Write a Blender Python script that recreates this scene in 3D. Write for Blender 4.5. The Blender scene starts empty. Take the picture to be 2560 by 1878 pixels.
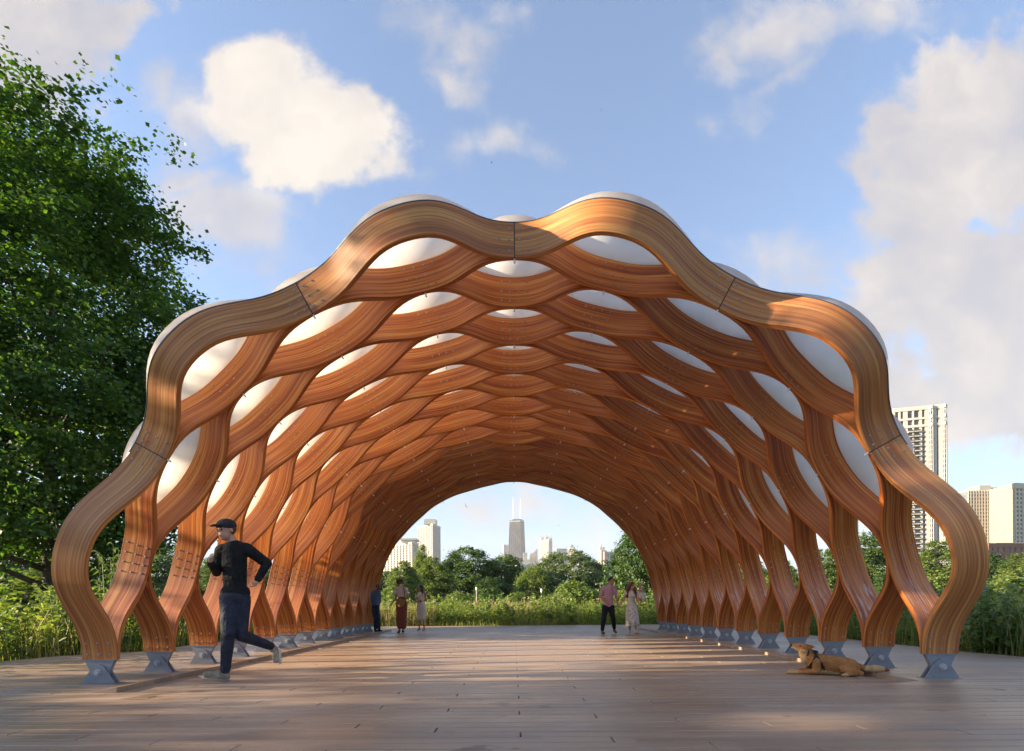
import bpy, bmesh, math, random
import numpy as np
from mathutils import Vector, Matrix, Euler, Quaternion

random.seed(7)
RNG = np.random.default_rng(7)
R = math.radians
SC = bpy.context.scene
COL = SC.collection

# ------------------------------------------------------------------ camera
F_PX = 1329.0                       # focal length in pixels of the 2560 px wide photo
CAM = Vector((-0.04, 0.0, 0.87))
cam_d = bpy.data.cameras.new('camera')
cam = bpy.data.objects.new('camera', cam_d)
COL.objects.link(cam)
cam_d.sensor_width = 36.0
cam_d.sensor_fit = 'HORIZONTAL'
cam_d.lens = F_PX / 2560 * 36
cam_d.shift_x = (1280 - 1274.07) / 2560
cam_d.shift_y = (1509.26 - 939) / 2560
cam_d.clip_start = 0.05
cam_d.clip_end = 12000
yaw, roll = 0.00763, -0.00771
cam.matrix_world = (Matrix.Translation(CAM) @ Matrix.Rotation(yaw, 4, 'Z') @
                    Matrix.Rotation(R(90), 4, 'X') @ Matrix.Rotation(roll, 4, 'Z'))
SC.camera = cam

# ------------------------------------------------------------------ sun
SUN_EL, SUN_AZ = R(15.0), R(4.8)    # light travels towards +X, turned a little to +Y
sun_dir = Vector((math.cos(SUN_EL) * math.cos(SUN_AZ), math.cos(SUN_EL) * math.sin(SUN_AZ), -math.sin(SUN_EL)))
sun_d = bpy.data.lights.new('sun', 'SUN')
sun_d.energy = 5.0
sun_d.angle = R(0.5)
sun_d.color = (1.0, 0.80, 0.55)
sun = bpy.data.objects.new('sun', sun_d)
COL.objects.link(sun)
sun.location = (-30, 0, 20)
sun.rotation_euler = sun_dir.to_track_quat('-Z', 'Y').to_euler()

# ------------------------------------------------------------------ colour management
SC.view_settings.view_transform = 'Standard'
SC.view_settings.look = 'None'
SC.view_settings.gamma = 1.0
SC.view_settings.use_curve_mapping = False
SC.view_settings.exposure = 2.1
SC.cycles.max_bounces = 10
SC.cycles.diffuse_bounces = 7
SC.cycles.glossy_bounces = 3
SC.cycles.transmission_bounces = 6
SC.cycles.transparent_max_bounces = 8
SC.cycles.volume_bounces = 0
SC.cycles.caustics_reflective = False
SC.cycles.caustics_refractive = False
SC.cycles.sample_clamp_indirect = 4.0
try:
    SC.cycles.use_denoising = True
    SC.cycles.denoiser = 'OPENIMAGEDENOISE'
except Exception:
    pass


# ------------------------------------------------------------------ node helper
class NT:
    def __init__(s, tree):
        s.t = tree
        tree.nodes.clear()

    def n(s, typ, **kw):
        nd = s.t.nodes.new(typ)
        for k, v in kw.items():
            setattr(nd, k, v)
        return nd

    def l(s, a, b):
        s.t.links.new(a, b)

    def put(s, sock, v):
        if hasattr(v, 'is_linked'):
            s.l(v, sock)
        elif v is not None:
            sock.default_value = v

    def math(s, op, a, b=None, c=None, clamp=False):
        nd = s.n('ShaderNodeMath', operation=op)
        nd.use_clamp = clamp
        s.put(nd.inputs[0], a)
        if b is not None:
            s.put(nd.inputs[1], b)
        if c is not None:
            s.put(nd.inputs[2], c)
        return nd.outputs[0]

    def vmath(s, op, a, b=None):
        nd = s.n('ShaderNodeVectorMath', operation=op)
        s.put(nd.inputs[0], a)
        if b is not None:
            s.put(nd.inputs[1], b)
        return nd.outputs['Value' if op in ('LENGTH', 'DOT_PRODUCT') else 0]

    def noise(s, vec, scale=5, detail=3, rough=.5, dist=0.0, dim='3D'):
        nd = s.n('ShaderNodeTexNoise', noise_dimensions=dim)
        if vec is not None:
            s.l(vec, nd.inputs['Vector'])
        nd.inputs['Scale'].default_value = scale
        nd.inputs['Detail'].default_value = detail
        nd.inputs['Roughness'].default_value = rough
        nd.inputs['Distortion'].default_value = dist
        return nd.outputs['Fac']

    def ramp(s, fac, stops):
        nd = s.n('ShaderNodeValToRGB')
        s.l(fac, nd.inputs[0])
        el = nd.color_ramp.elements
        el[0].position, el[0].color = stops[0][0], (*stops[0][1], 1)
        el[1].position, el[1].color = stops[-1][0], (*stops[-1][1], 1)
        for p, c in stops[1:-1]:
            e = el.new(p)
            e.color = (*c, 1)
        return nd.outputs[0]

    def mix(s, fac, a, b, mode='MIX'):
        nd = s.n('ShaderNodeMix', data_type='RGBA', blend_type=mode)
        s.put(nd.inputs[0], fac)
        for sock, v in ((nd.inputs[6], a), (nd.inputs[7], b)):
            s.put(sock, (*v, 1) if isinstance(v, tuple) and len(v) == 3 else v)
        return nd.outputs[2]

    def smooth(s, v, lo, hi, a=0.0, b=1.0):
        nd = s.n('ShaderNodeMapRange', interpolation_type='SMOOTHSTEP')
        s.put(nd.inputs[0], v)
        for i, x in enumerate((lo, hi, a, b)):
            nd.inputs[i + 1].default_value = x
        return nd.outputs[0]

    def comb(s, x, y, z):
        nd = s.n('ShaderNodeCombineXYZ')
        for i, v in enumerate((x, y, z)):
            s.put(nd.inputs[i], v)
        return nd.outputs[0]

    def sep(s, v):
        nd = s.n('ShaderNodeSeparateXYZ')
        s.l(v, nd.inputs[0])
        return nd.outputs


# ------------------------------------------------------------------ world: sky and clouds
def U_(x): return (x - 1284.0) / F_PX
def V_(y): return (1510.0 - y) / F_PX


def build_world():
    w = bpy.data.worlds.new('World')
    SC.world = w
    w.use_nodes = True
    N = NT(w.node_tree)
    out = N.n('ShaderNodeOutputWorld')
    bg = N.n('ShaderNodeBackground')
    N.l(bg.outputs[0], out.inputs[0])
    sky = N.n('ShaderNodeTexSky', sky_type='NISHITA')
    sky.sun_disc = False
    sky.sun_elevation = SUN_EL
    sky.sun_rotation = math.atan2(-sun_dir.x, -sun_dir.y)
    sky.air_density = 1.0
    sky.dust_density = 0.6
    sky.ozone_density = 1.6
    d = N.n('ShaderNodeTexCoord').outputs['Generated']
    x, y, z = N.sep(d)
    zc = N.math('MAXIMUM', z, 0.0)
    ymax = N.math('MAXIMUM', y, 0.05)
    u = N.math('DIVIDE', x, ymax)
    v = N.math('DIVIDE', z, ymax)
    uv = N.comb(u, v, 0.0)
    front = N.smooth(y, 0.10, 0.35)
    warp = N.n('ShaderNodeTexNoise')
    N.l(uv, warp.inputs['Vector'])
    warp.inputs['Scale'].default_value = 5.0
    warp.inputs['Detail'].default_value = 6.0
    wv = N.vmath('SUBTRACT', warp.outputs['Color'], (0.5, 0.5, 0.5))
    sc = N.n('ShaderNodeVectorMath', operation='SCALE')
    N.l(wv, sc.inputs[0])
    sc.inputs['Scale'].default_value = 0.16
    uvw = N.vmath('ADD', uv, sc.outputs[0])
    fine = N.noise(uv, 7.0, 9, .62)
    puffs = N.noise(uvw, 4.2, 6, .55)

    def blob(px, py, rx, ry, rot, amp):
        m = N.n('ShaderNodeMapping', vector_type='TEXTURE')
        N.l(uvw, m.inputs[0])
        m.inputs['Location'].default_value = (U_(px), V_(py), 0)
        m.inputs['Rotation'].default_value = (0, 0, R(rot))
        m.inputs['Scale'].default_value = (rx / F_PX, ry / F_PX, 1)
        r = N.vmath('LENGTH', m.outputs[0])
        f = N.math('SUBTRACT', 1.0, r)
        return N.math('MULTIPLY', f, amp)

    def field(blobs):
        f = None
        for b in blobs:
            g = blob(*b)
            f = g if f is None else N.math('MAXIMUM', f, g)
        return f
    # thick bright cumulus
    dense = field([(700, 260, 235, 165, -15, 1.0), (840, 310, 205, 150, -15, 1.0), (715, 385, 170, 110, 0, .95),
                   (620, 190, 150, 120, 0, 1.0)])
    # broad grey-white masses
    broad = field([(70, 90, 330, 230, 20, 1.1), (2490, 350, 350, 270, 20, 1.05), (2400, 780, 360, 280, -20, 1.0),
                   (2560, 850, 470, 330, 0, 1.0), (2290, 330, 150, 110, 0, .75), (2250, 600, 190, 110, 0, .6), (2330, 1010, 300, 120, 10, .8)])
    # thin veils and wisps
    thin = field([(560, 510, 220, 130, -15, 1.5), (470, 430, 150, 60, 20, 1.2), (420, 230, 70, 100, 0, .8), (470, 300, 120, 180, 0, .6), (470, 420, 190, 70, 10, .6),
                  (1130, 90, 160, 150, -30, .62), (1230, 380, 170, 70, 0, .55), (1130, 220, 120, 50, -40, .5),
                  (1950, 90, 240, 140, 20, .7), (2190, 30, 280, 110, 0, .65), (1960, 220, 190, 50, 35, .45),
                  (2010, 660, 200, 130, 0, .6), (1200, 1290, 115, 45, 0, .85), (1330, 1280, 110, 38, 0, .75), (1330, 1240, 70, 24, 0, .7),
                  (1270, 1370, 60, 30, 0, .7), (1380, 1360, 110, 30, 0, .7), (1500, 1300, 90, 60, 0, .45),
                  (650, 640, 220, 120, 0, .45)])
    dn = N.math('MULTIPLY', N.math('SUBTRACT', fine, 0.5), 1.1)
    mD = N.smooth(N.math('ADD', dense, N.math('MULTIPLY', dn, 1.5)), -0.05, 0.42)
    mB = N.smooth(N.math('ADD', broad, N.math('MULTIPLY', dn, 1.7)), -0.02, 0.36, 0, .96)
    mT = N.smooth(N.math('ADD', thin, N.math('MULTIPLY', dn, 2.0)), -.05, 0.85, 0, .80)
    front_cov = N.math('MAXIMUM', N.math('MAXIMUM', mD, mB), mT)
    # the rest of the sky carries the same kind of broken cloud
    zz = N.math('ADD', zc, 0.18)
    q = N.comb(N.math('DIVIDE', x, zz), N.math('DIVIDE', y, zz), 0.0)
    gen = N.smooth(N.noise(q, 1.1, 8, .58), 0.50, 0.68, 0, .85)
    cov = N.math('ADD', N.math('MULTIPLY', front_cov, front),
                 N.math('MULTIPLY', gen, N.math('SUBTRACT', 1.0, front)))
    cov = N.math('MULTIPLY', cov, N.smooth(z, -0.01, 0.03))
    # cloud tone: brighter, warmer where thick and sunward (left), lilac grey below
    puffs2 = N.noise(uvw, 11.0, 5, .6)
    lit = N.math('ADD', N.math('ADD', N.math('MULTIPLY', puffs, 1.25), N.math('MULTIPLY', puffs2, .45)), N.math('MULTIPLY', mD, .30))
    lit = N.math('SUBTRACT', lit, .36)
    lit = N.math('SUBTRACT', lit, N.math('MULTIPLY', mB, .09))
    tone = N.ramp(lit, [(0.26, (.235, .235, .265)), (0.44, (.285, .270, .275)), (0.64, (.35, .325, .31)), (.92, (.415, .385, .35))])
    skyc = N.n('ShaderNodeVectorMath', operation='SCALE')
    N.l(sky.outputs[0], skyc.inputs[0])
    skyc.inputs['Scale'].default_value = SKY_STRENGTH
    skt = N.mix(1.0, skyc.outputs[0], SKY_TINT, 'MULTIPLY')
    hor = N.smooth(z, 0.0, 0.55, 0.84, 0.04)
    skt = N.mix(hor, skt, (.150, .245, .375))
    col = N.mix(cov, skt, tone)
    N.l(col, bg.inputs[0])
    bg.inputs[1].default_value = .545


SKY_STRENGTH = 0.145
SKY_TINT = (0.95, 0.97, 1.05)
build_world()


# ------------------------------------------------------------------ material helpers
MATS = {}


def principled(name, base, rough=.6, metal=0.0, spec=.5, var=0.0, vscale=8.0, bump=0.0, bscale=60.0, base2=None, coord='Object'):
    m = bpy.data.materials.new(name)
    m.use_nodes = True
    N = NT(m.node_tree)
    out = N.n('ShaderNodeOutputMaterial')
    p = N.n('ShaderNodeBsdfPrincipled')
    N.l(p.outputs[0], out.inputs[0])
    p.inputs['Roughness'].default_value = rough
    p.inputs['Metallic'].default_value = metal
    p.inputs['Specular IOR Level'].default_value = spec
    co = N.n('ShaderNodeTexCoord').outputs[coord]
    if var or base2:
        f = N.noise(co, vscale, 5, .6)
        if base2:
            c = N.mix(N.smooth(f, .38, .62), base, base2)
        else:
            c = N.mix(N.smooth(f, .3, .7), tuple(b * (1 - var) for b in base), tuple(min(1, b * (1 + var)) for b in base))
        N.l(c, p.inputs['Base Color'])
    else:
        p.inputs['Base Color'].default_value = (*base, 1)
    if bump:
        b = N.n('ShaderNodeBump')
        b.inputs['Strength'].default_value = bump
        b.inputs['Distance'].default_value = .02
        N.l(N.noise(co, bscale, 4, .6), b.inputs['Height'])
        N.l(b.outputs[0], p.inputs['Normal'])
    MATS[name] = m
    return m


def wood_material(name):
    m = bpy.data.materials.new(name)
    m.use_nodes = True
    N = NT(m.node_tree)
    out = N.n('ShaderNodeOutputMaterial')
    p = N.n('ShaderNodeBsdfPrincipled')
    N.l(p.outputs[0], out.inputs[0])
    tc = N.n('ShaderNodeTexCoord')
    u, v, _ = N.sep(tc.outputs['UV'])
    rnd = N.n('ShaderNodeObjectInfo').outputs['Random']
    off = N.math('MULTIPLY', rnd, 61.0)
    uo = N.math('ADD', u, off)
    wig = N.noise(N.comb(N.math('MULTIPLY', uo, .8), N.math('MULTIPLY', v, 1.5), off), 1.0, 3, .5)
    vw = N.math('ADD', v, N.math('MULTIPLY', N.math('SUBTRACT', wig, .5), .035))
    band = N.noise(N.comb(N.math('MULTIPLY', uo, .60), N.math('MULTIPLY', vw, 42.0), off), 1.0, 4.5, .64)
    broad = N.noise(N.comb(N.math('MULTIPLY', uo, .30), N.math('MULTIPLY', vw, 9.0), 7.0), 1.0, 2, .5)
    s = N.math('ADD', N.math('MULTIPLY', band, .82), N.math('MULTIPLY', broad, .42))
    s = N.math('SUBTRACT', s, .112)
    c = N.ramp(s, [(.36, (.23, .052, .015)), (.43, (.34, .088, .020)), (.49, (.45, .140, .029)), (.56, (.53, .195, .043)),
                   (.66, (.66, .33, .092))])
    grain = N.noise(N.comb(N.math('MULTIPLY', uo, 2.2), N.math('MULTIPLY', vw, 210.0), off), 1.0, 3, .6)
    c = N.mix(1.0, c, N.ramp(grain, [(.3, (.72, .70, .68)), (.7, (1.14, 1.14, 1.14))]), 'MULTIPLY')
    tint = N.mix(N.math('MULTIPLY', rnd, .55), (1.06, 1.0, .96), (.86, .80, .78))
    c = N.mix(1.0, c, tint, 'MULTIPLY')
    knot = N.n('ShaderNodeTexVoronoi', feature='F1')
    N.l(N.comb(N.math('MULTIPLY', uo, 1.3), N.math('MULTIPLY', v, 4.6), off), knot.inputs['Vector'])
    knot.inputs['Scale'].default_value = 1.0
    kf = N.smooth(knot.outputs['Distance'], .03, .07, .55, 0.0)
    c = N.mix(kf, c, (.05, .018, .008))
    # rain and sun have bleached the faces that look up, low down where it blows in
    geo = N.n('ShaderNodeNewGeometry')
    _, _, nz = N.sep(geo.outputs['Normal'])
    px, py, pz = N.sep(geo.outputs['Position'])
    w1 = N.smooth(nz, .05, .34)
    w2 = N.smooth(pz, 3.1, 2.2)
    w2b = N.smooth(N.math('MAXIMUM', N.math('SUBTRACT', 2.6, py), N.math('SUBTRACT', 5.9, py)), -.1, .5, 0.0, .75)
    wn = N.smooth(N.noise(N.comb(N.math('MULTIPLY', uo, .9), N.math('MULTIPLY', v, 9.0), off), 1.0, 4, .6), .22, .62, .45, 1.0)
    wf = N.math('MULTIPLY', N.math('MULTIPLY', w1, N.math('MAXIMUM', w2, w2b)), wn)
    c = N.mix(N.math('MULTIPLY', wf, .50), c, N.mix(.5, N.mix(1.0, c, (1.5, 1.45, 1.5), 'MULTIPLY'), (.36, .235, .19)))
    ex = N.smooth(py, 6.12, 5.95)
    c = N.mix(N.math('MULTIPLY', ex, .50), c, N.mix(.4, N.mix(1.0, c, (1.08, 1.38, 1.7), 'MULTIPLY'), (.47, .275, .13)))
    # pale scuffs where children climb on the sloping boards
    sm = N.math('MULTIPLY', N.smooth(pz, .45, .75), N.smooth(pz, 1.25, .95))
    sm = N.math('MULTIPLY', sm, N.math('MULTIPLY', w1, N.smooth(px, 1.0, 3.0)))
    sn = N.noise(N.comb(N.math('MULTIPLY', uo, 2.2), N.math('MULTIPLY', v, 16.0), off), 1.0, 5, .7, 1.2)
    c = N.mix(N.math('MULTIPLY', sm, N.smooth(sn, .50, .68, 0, .8)), c, (.62, .55, .55))
    N.l(c, p.inputs['Base Color'])
    N.l(N.math('ADD', N.math('MULTIPLY', grain, .2), N.math('MULTIPLY', wf, .12), None), p.inputs['Roughness'])
    r = N.math('ADD', .36, N.math('ADD', N.math('MULTIPLY', grain, .2), N.math('MULTIPLY', wf, .1)))
    N.l(r, p.inputs['Roughness'])
    p.inputs['Specular IOR Level'].default_value = .32
    b = N.n('ShaderNodeBump')
    b.inputs['Strength'].default_value = .2
    b.inputs['Distance'].default_value = .004
    N.l(grain, b.inputs['Height'])
    N.l(b.outputs[0], p.inputs['Normal'])
    MATS[name] = m
    return m


def deck_material(name):
    m = bpy.data.materials.new(name)
    m.use_nodes = True
    N = NT(m.node_tree)
    out = N.n('ShaderNodeOutputMaterial')
    p = N.n('ShaderNodeBsdfPrincipled')
    N.l(p.outputs[0], out.inputs[0])
    pos = N.n('ShaderNodeNewGeometry').outputs['Position']
    x, y, z = N.sep(pos)
    row = N.math('FLOOR', N.math('DIVIDE', N.math('ADD', y, 10.0 - ROW0), PITCH))
    seg = N.math('FLOOR', N.math('DIVIDE', N.math('ADD', N.math('ADD', x, N.math('MULTIPLY', row, JOIST)), 400.0), JOIST * 5))
    wn = N.n('ShaderNodeTexWhiteNoise', noise_dimensions='2D')
    N.l(N.comb(row, seg, 0), wn.inputs['Vector'])
    rv = wn.outputs['Value']
    streak = N.noise(N.comb(N.math('MULTIPLY', x, 1.1), N.math('MULTIPLY', y, 60.0), N.math('MULTIPLY', rv, 20.0)), 1.0, 4, .62)
    grain = N.noise(N.comb(N.math('MULTIPLY', x, 5.0), N.math('MULTIPLY', y, 330.0), N.math('MULTIPLY', rv, 20.0)), 1.0, 3, .6)
    wear = N.noise(pos, .55, 5, .6)
    c = N.mix(streak, (.240, .165, .118), (.415, .300, .212))
    c = N.mix(1.0, c, N.ramp(rv, [(0, (.80, .80, .82)), (1, (1.16, 1.12, 1.08))]), 'MULTIPLY')
    c = N.mix(1.0, c, N.ramp(grain, [(.3, (.84, .84, .84)), (.7, (1.1, 1.1, 1.1))]), 'MULTIPLY')
    c = N.mix(N.smooth(wear, .42, .66, 0, .42), c, (.36, .31, .27))
    # dusty patches and a few scuffed arcs and spills
    dust = N.noise(N.comb(N.math('MULTIPLY', x, .7), N.math('MULTIPLY', y, 1.6), 3.0), 2.2, 6, .7)
    c = N.mix(N.smooth(dust, .56, .74, 0, .35), c, (.44, .385, .33))
    spill = N.noise(N.comb(x, N.math('MULTIPLY', y, 1.7), 11.0), 1.5, 3, .5)
    c = N.mix(N.smooth(spill, .69, .72, 0, .55), c, (.10, .062, .042))
    N.l(c, p.inputs['Base Color'])
    r = N.math('ADD', N.smooth(wear, .35, .65, .30, .50), N.math('MULTIPLY', grain, .12))
    N.l(r, p.inputs['Roughness'])
    p.inputs['Specular IOR Level'].default_value = .55
    b = N.n('ShaderNodeBump')
    b.inputs['Strength'].default_value = .25
    b.inputs['Distance'].default_value = .002
    N.l(grain, b.inputs['Height'])
    N.l(b.outputs[0], p.inputs['Normal'])
    MATS[name] = m
    return m


def leaf_material(name, c0, c1, c2, trans=.35, rough=.5):
    """leaf colour varies leaf by leaf (u of the UV map) and clump by clump (v)"""
    m = bpy.data.materials.new(name)
    m.use_nodes = True
    N = NT(m.node_tree)
    out = N.n('ShaderNodeOutputMaterial')
    p = N.n('ShaderNodeBsdfPrincipled')
    u, v, _ = N.sep(N.n('ShaderNodeTexCoord').outputs['UV'])
    f = N.math('ADD', N.math('MULTIPLY', u, .55), N.math('MULTIPLY', v, .45))
    c = N.ramp(f, [(.15, c0), (.5, c1), (.88, c2)])
    rnd = N.n('ShaderNodeObjectInfo').outputs['Random']
    c = N.mix(1.0, c, N.ramp(rnd, [(0, (.88, .92, .95)), (1, (1.12, 1.06, .95))]), 'MULTIPLY')
    N.l(c, p.inputs['Base Color'])
    p.inputs['Roughness'].default_value = rough
    p.inputs['Specular IOR Level'].default_value = .35
    t = N.n('ShaderNodeBsdfTranslucent')
    tc = N.mix(1.0, c, (1.5, 1.6, .55), 'MULTIPLY')
    N.l(tc, t.inputs[0])
    ms = N.n('ShaderNodeMixShader')
    ms.inputs[0].default_value = trans
    N.l(p.outputs[0], ms.inputs[1])
    N.l(t.outputs[0], ms.inputs[2])
    N.l(ms.outputs[0], out.inputs[0])
    MATS[name] = m
    return m


def pod_material(name):
    m = bpy.data.materials.new(name)
    m.use_nodes = True
    N = NT(m.node_tree)
    out = N.n('ShaderNodeOutputMaterial')
    p = N.n('ShaderNodeBsdfPrincipled')
    co = N.n('ShaderNodeTexCoord').outputs['Object']
    f = N.noise(co, 1.4, 4, .55)
    c = N.mix(N.smooth(f, .35, .65), (.72, .71, .68), (.82, .81, .78))
    dirt = N.noise(co, 9.0, 5, .65)
    c = N.mix(N.smooth(dirt, .60, .75, 0, .25), c, (.50, .46, .40))
    N.l(c, p.inputs['Base Color'])
    p.inputs['Roughness'].default_value = .28
    t = N.n('ShaderNodeBsdfTranslucent')
    N.l(c, t.inputs[0])
    ms = N.n('ShaderNodeMixShader')
    ms.inputs[0].default_value = .62
    N.l(p.outputs[0], ms.inputs[1])
    N.l(t.outputs[0], ms.inputs[2])
    N.l(ms.outputs[0], out.inputs[0])
    MATS[name] = m
    return m


# ------------------------------------------------------------------ object helpers
def obj(name, verts, faces, mat=None, parent=None, uvs=None, smooth=False, fmats=None, mats=None):
    me = bpy.data.meshes.new(name)
    verts = np.asarray(verts, dtype=np.float32)
    if isinstance(faces, np.ndarray):
        nf, k = faces.shape
        me.vertices.add(len(verts))
        me.vertices.foreach_set('co', verts.ravel())
        me.loops.add(nf * k)
        me.loops.foreach_set('vertex_index', faces.astype(np.int32).ravel())
        me.polygons.add(nf)
        me.polygons.foreach_set('loop_start', np.arange(0, nf * k, k, dtype=np.int32))
        me.update(calc_edges=True)
    else:
        me.from_pydata([tuple(map(float, v)) for v in verts], [], faces)
    if uvs is not None:
        uvl = me.uv_layers.new(name='uv')
        uvl.data.foreach_set('uv', np.asarray(uvs, dtype=np.float32).ravel())
    if smooth:
        me.polygons.foreach_set('use_smooth', np.ones(len(me.polygons), dtype=bool))
    for mm in (mats or ([mat] if mat else [])):
        me.materials.append(mm)
    if fmats is not None:
        me.polygons.foreach_set('material_index', np.asarray(fmats, dtype=np.int32))
    me.update()
    o = bpy.data.objects.new(name, me)
    COL.objects.link(o)
    if parent is not None:
        o.parent = parent
    return o


def share(name, src, parent=None, matrix=None):
    o = bpy.data.objects.new(name, src.data)
    COL.objects.link(o)
    for k in src.keys():
        o[k] = src[k]
    if parent is not None:
        o.parent = parent
    if matrix is not None:
        o.matrix_local = matrix
    return o


def tag(o, label=None, cat=None, group=None, kind=None):
    if label:
        o['label'] = label
    if cat:
        o['category'] = cat
    if group:
        o['group'] = group
    if kind:
        o['kind'] = kind
    return o


def empty(name, loc=(0, 0, 0), rz=0):
    o = bpy.data.objects.new(name, None)
    COL.objects.link(o)
    o.location = loc
    o.rotation_euler = (0, 0, rz)
    o.empty_display_size = .1
    return o


class MB:
    """collects simple solids into one mesh"""
    def __init__(s):
        s.v, s.f, s.m = [], [], []

    def add(s, verts, faces, mi=0):
        b = len(s.v)
        s.v += [tuple(v) for v in verts]
        s.f += [tuple(i + b for i in f) for f in faces]
        s.m += [mi] * len(faces)

    def box(s, x0, x1, y0, y1, z0, z1, mi=0):
        s.add([(x0, y0, z0), (x1, y0, z0), (x1, y1, z0), (x0, y1, z0), (x0, y0, z1), (x1, y0, z1), (x1, y1, z1), (x0, y1, z1)],
              [(0, 3, 2, 1), (4, 5, 6, 7), (0, 1, 5, 4), (1, 2, 6, 5), (2, 3, 7, 6), (3, 0, 4, 7)], mi)

    def prism(s, pts, y0, y1, mi=0):
        """pts in x,z (counter-clockwise seen from -y), extruded along y"""
        n = len(pts)
        s.add([(x, y0, z) for x, z in pts] + [(x, y1, z) for x, z in pts],
              [tuple(range(n)), tuple(range(2 * n - 1, n - 1, -1))] + [(i, i + n, (i + 1) % n + n, (i + 1) % n) for i in range(n)], mi)

    def prism_z(s, pts, z0, z1, mi=0):
        n = len(pts)
        s.add([(x, y, z0) for x, y in pts] + [(x, y, z1) for x, y in pts],
              [tuple(range(n - 1, -1, -1)), tuple(range(n, 2 * n))] + [(i, (i + 1) % n, (i + 1) % n + n, i + n) for i in range(n)], mi)

    def tube(s, path, radii, n=8, mi=0, cap=True):
        path = [Vector(p) for p in path]
        rings = []
        up = Vector((0.13, 0.31, 1)).normalized()
        for i, p in enumerate(path):
            d = (path[min(i + 1, len(path) - 1)] - path[max(i - 1, 0)]).normalized()
            a = d.cross(up)
            if a.length < 1e-3:
                a = d.cross(Vector((1, 0, 0)))
            a.normalize()
            b = d.cross(a).normalized()
            rings.append([p + (a * math.cos(2 * math.pi * k / n) + b * math.sin(2 * math.pi * k / n)) * radii[i] for k in range(n)])
        vs = [q for r in rings for q in r]
        fs = []
        for i in range(len(rings) - 1):
            for k in range(n):
                fs.append((i * n + k, i * n + (k + 1) % n, (i + 1) * n + (k + 1) % n, (i + 1) * n + k))
        if cap:
            fs.append(tuple(range(n - 1, -1, -1)))
            fs.append(tuple((len(rings) - 1) * n + k for k in range(n)))
        s.add(vs, fs, mi)

    def build(s, name, mats, parent=None, smooth=False):
        if not isinstance(mats, (list, tuple)):
            mats = [mats]
        return obj(name, s.v, s.f, parent=parent, mats=mats, fmats=s.m, smooth=smooth)


# ================================================================== materials
PITCH, JOIST, ROW0 = .14, .585, 3.465
PINE = wood_material('laminated_pine')
DECK = deck_material('composite_decking')
STEEL = principled('grey_painted_steel', (.22, .232, .26), .42, 0.0, .5, var=.08, vscale=14, bump=.05)
BOLT = principled('bolt_steel', (.30, .29, .28), .5, .6)
BLACKGAP = principled('black_steel_plate', (.02, .02, .022), .5)
FLASH = principled('slate_flashing', (.16, .19, .23), .35, .5)
POD = pod_material('white_fibreglass')
WHITE = principled('white_plastic', (.8, .8, .78), .4)
SOIL = principled('soil', (.060, .048, .030), .95, base2=(.085, .070, .040), vscale=2.0, bump=.5, bscale=20)
BARK = principled('bark', (.055, .043, .033), .9, base2=(.10, .08, .062), vscale=9, bump=.9, bscale=22)
MAPLE = leaf_material('maple_leaf', (.024, .066, .016), (.046, .108, .022), (.088, .165, .032), .45)
LEAF_A = leaf_material('dense_leaf', (.050, .100, .024), (.100, .165, .042), (.165, .225, .062), .32)
LEAF_B = leaf_material('pale_leaf', (.090, .150, .036), (.155, .215, .055), (.225, .275, .085), .36)
LEAF_C = leaf_material('dark_leaf', (.030, .070, .020), (.055, .110, .030), (.090, .150, .042), .28)
LEAF_D = leaf_material('oak_leaf', (.062, .105, .032), (.120, .170, .056), (.215, .250, .120), .25)
GRASS = leaf_material('grass_blade', (.130, .185, .042), (.225, .275, .065), (.44, .39, .19), .42)
FORB = leaf_material('forb_leaf', (.085, .145, .040), (.150, .215, .058), (.245, .300, .100), .42)
STRAW = leaf_material('straw', (0.288, 0.216, 0.108), (0.396, 0.300, 0.156), (0.504, 0.408, 0.240), .3)
BLOOM = principled('pink_bloom', (.52, .20, .33), .7)
VIOLET = principled('violet_bloom', (.30, .22, .60), .7)
YELLOWISH = principled('cream_bloom', (.55, .52, .26), .7)

# ================================================================== ground
ground = obj('ground', [(-3000, -300, -.09), (3000, -300, -.09), (3000, 4200, -.09), (-3000, 4200, -.09)], [(0, 1, 2, 3)],
             principled('park_turf', (.045, .075, .022), .95, base2=(.085, .110, .035), vscale=.35, bump=.6, bscale=3))
tag(ground, kind='structure')
soil = obj('soil', [(-60, -6, -.075), (60, -6, -.075), (60, 60, -.075), (-60, 60, -.075)], [(0, 1, 2, 3)], SOIL)
tag(soil, kind='structure')

# ================================================================== deck
D0 = 6.005


def deck_left(y):
    pts = [(-6, -9.5), (6, -9.0), (8.5, -8.35), (9.4, -8.15), (10.2, -7.3), (12.7, -7.2), (21.1, -7.2)]
    return float(np.interp(y, [p[0] for p in pts], [p[1] for p in pts]))


def deck_right(y):
    pts = [(-6, 8.6), (6, 8.1), (8.05, 7.75), (9, 7.6), (13, 7.6), (21.1, 7.6)]
    return float(np.interp(y, [p[0] for p in pts], [p[1] for p in pts]))


def plank_geo(x0, x1, y0, y1, zt=0.0, th=.028):
    g = .0055
    ch = .004
    xa, xb, ya, yb = x0 + .005, x1 - .005, y0 + g, y1 - g
    v = [(xa, ya, zt - th), (xb, ya, zt - th), (xb, yb, zt - th), (xa, yb, zt - th),
         (xa, ya, zt - ch), (xb, ya, zt - ch), (xb, yb, zt - ch), (xa, yb, zt - ch),
         (xa + ch, ya + ch, zt), (xb - ch, ya + ch, zt), (xb - ch, yb - ch, zt), (xa + ch, yb - ch, zt)]
    f = [(0, 1, 5, 4), (1, 2, 6, 5), (2, 3, 7, 6), (3, 0, 4, 7), (4, 5, 9, 8), (5, 6, 10, 9), (6, 7, 11, 10), (7, 4, 8, 11), (8, 9, 10, 11)]
    return v, f


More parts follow.
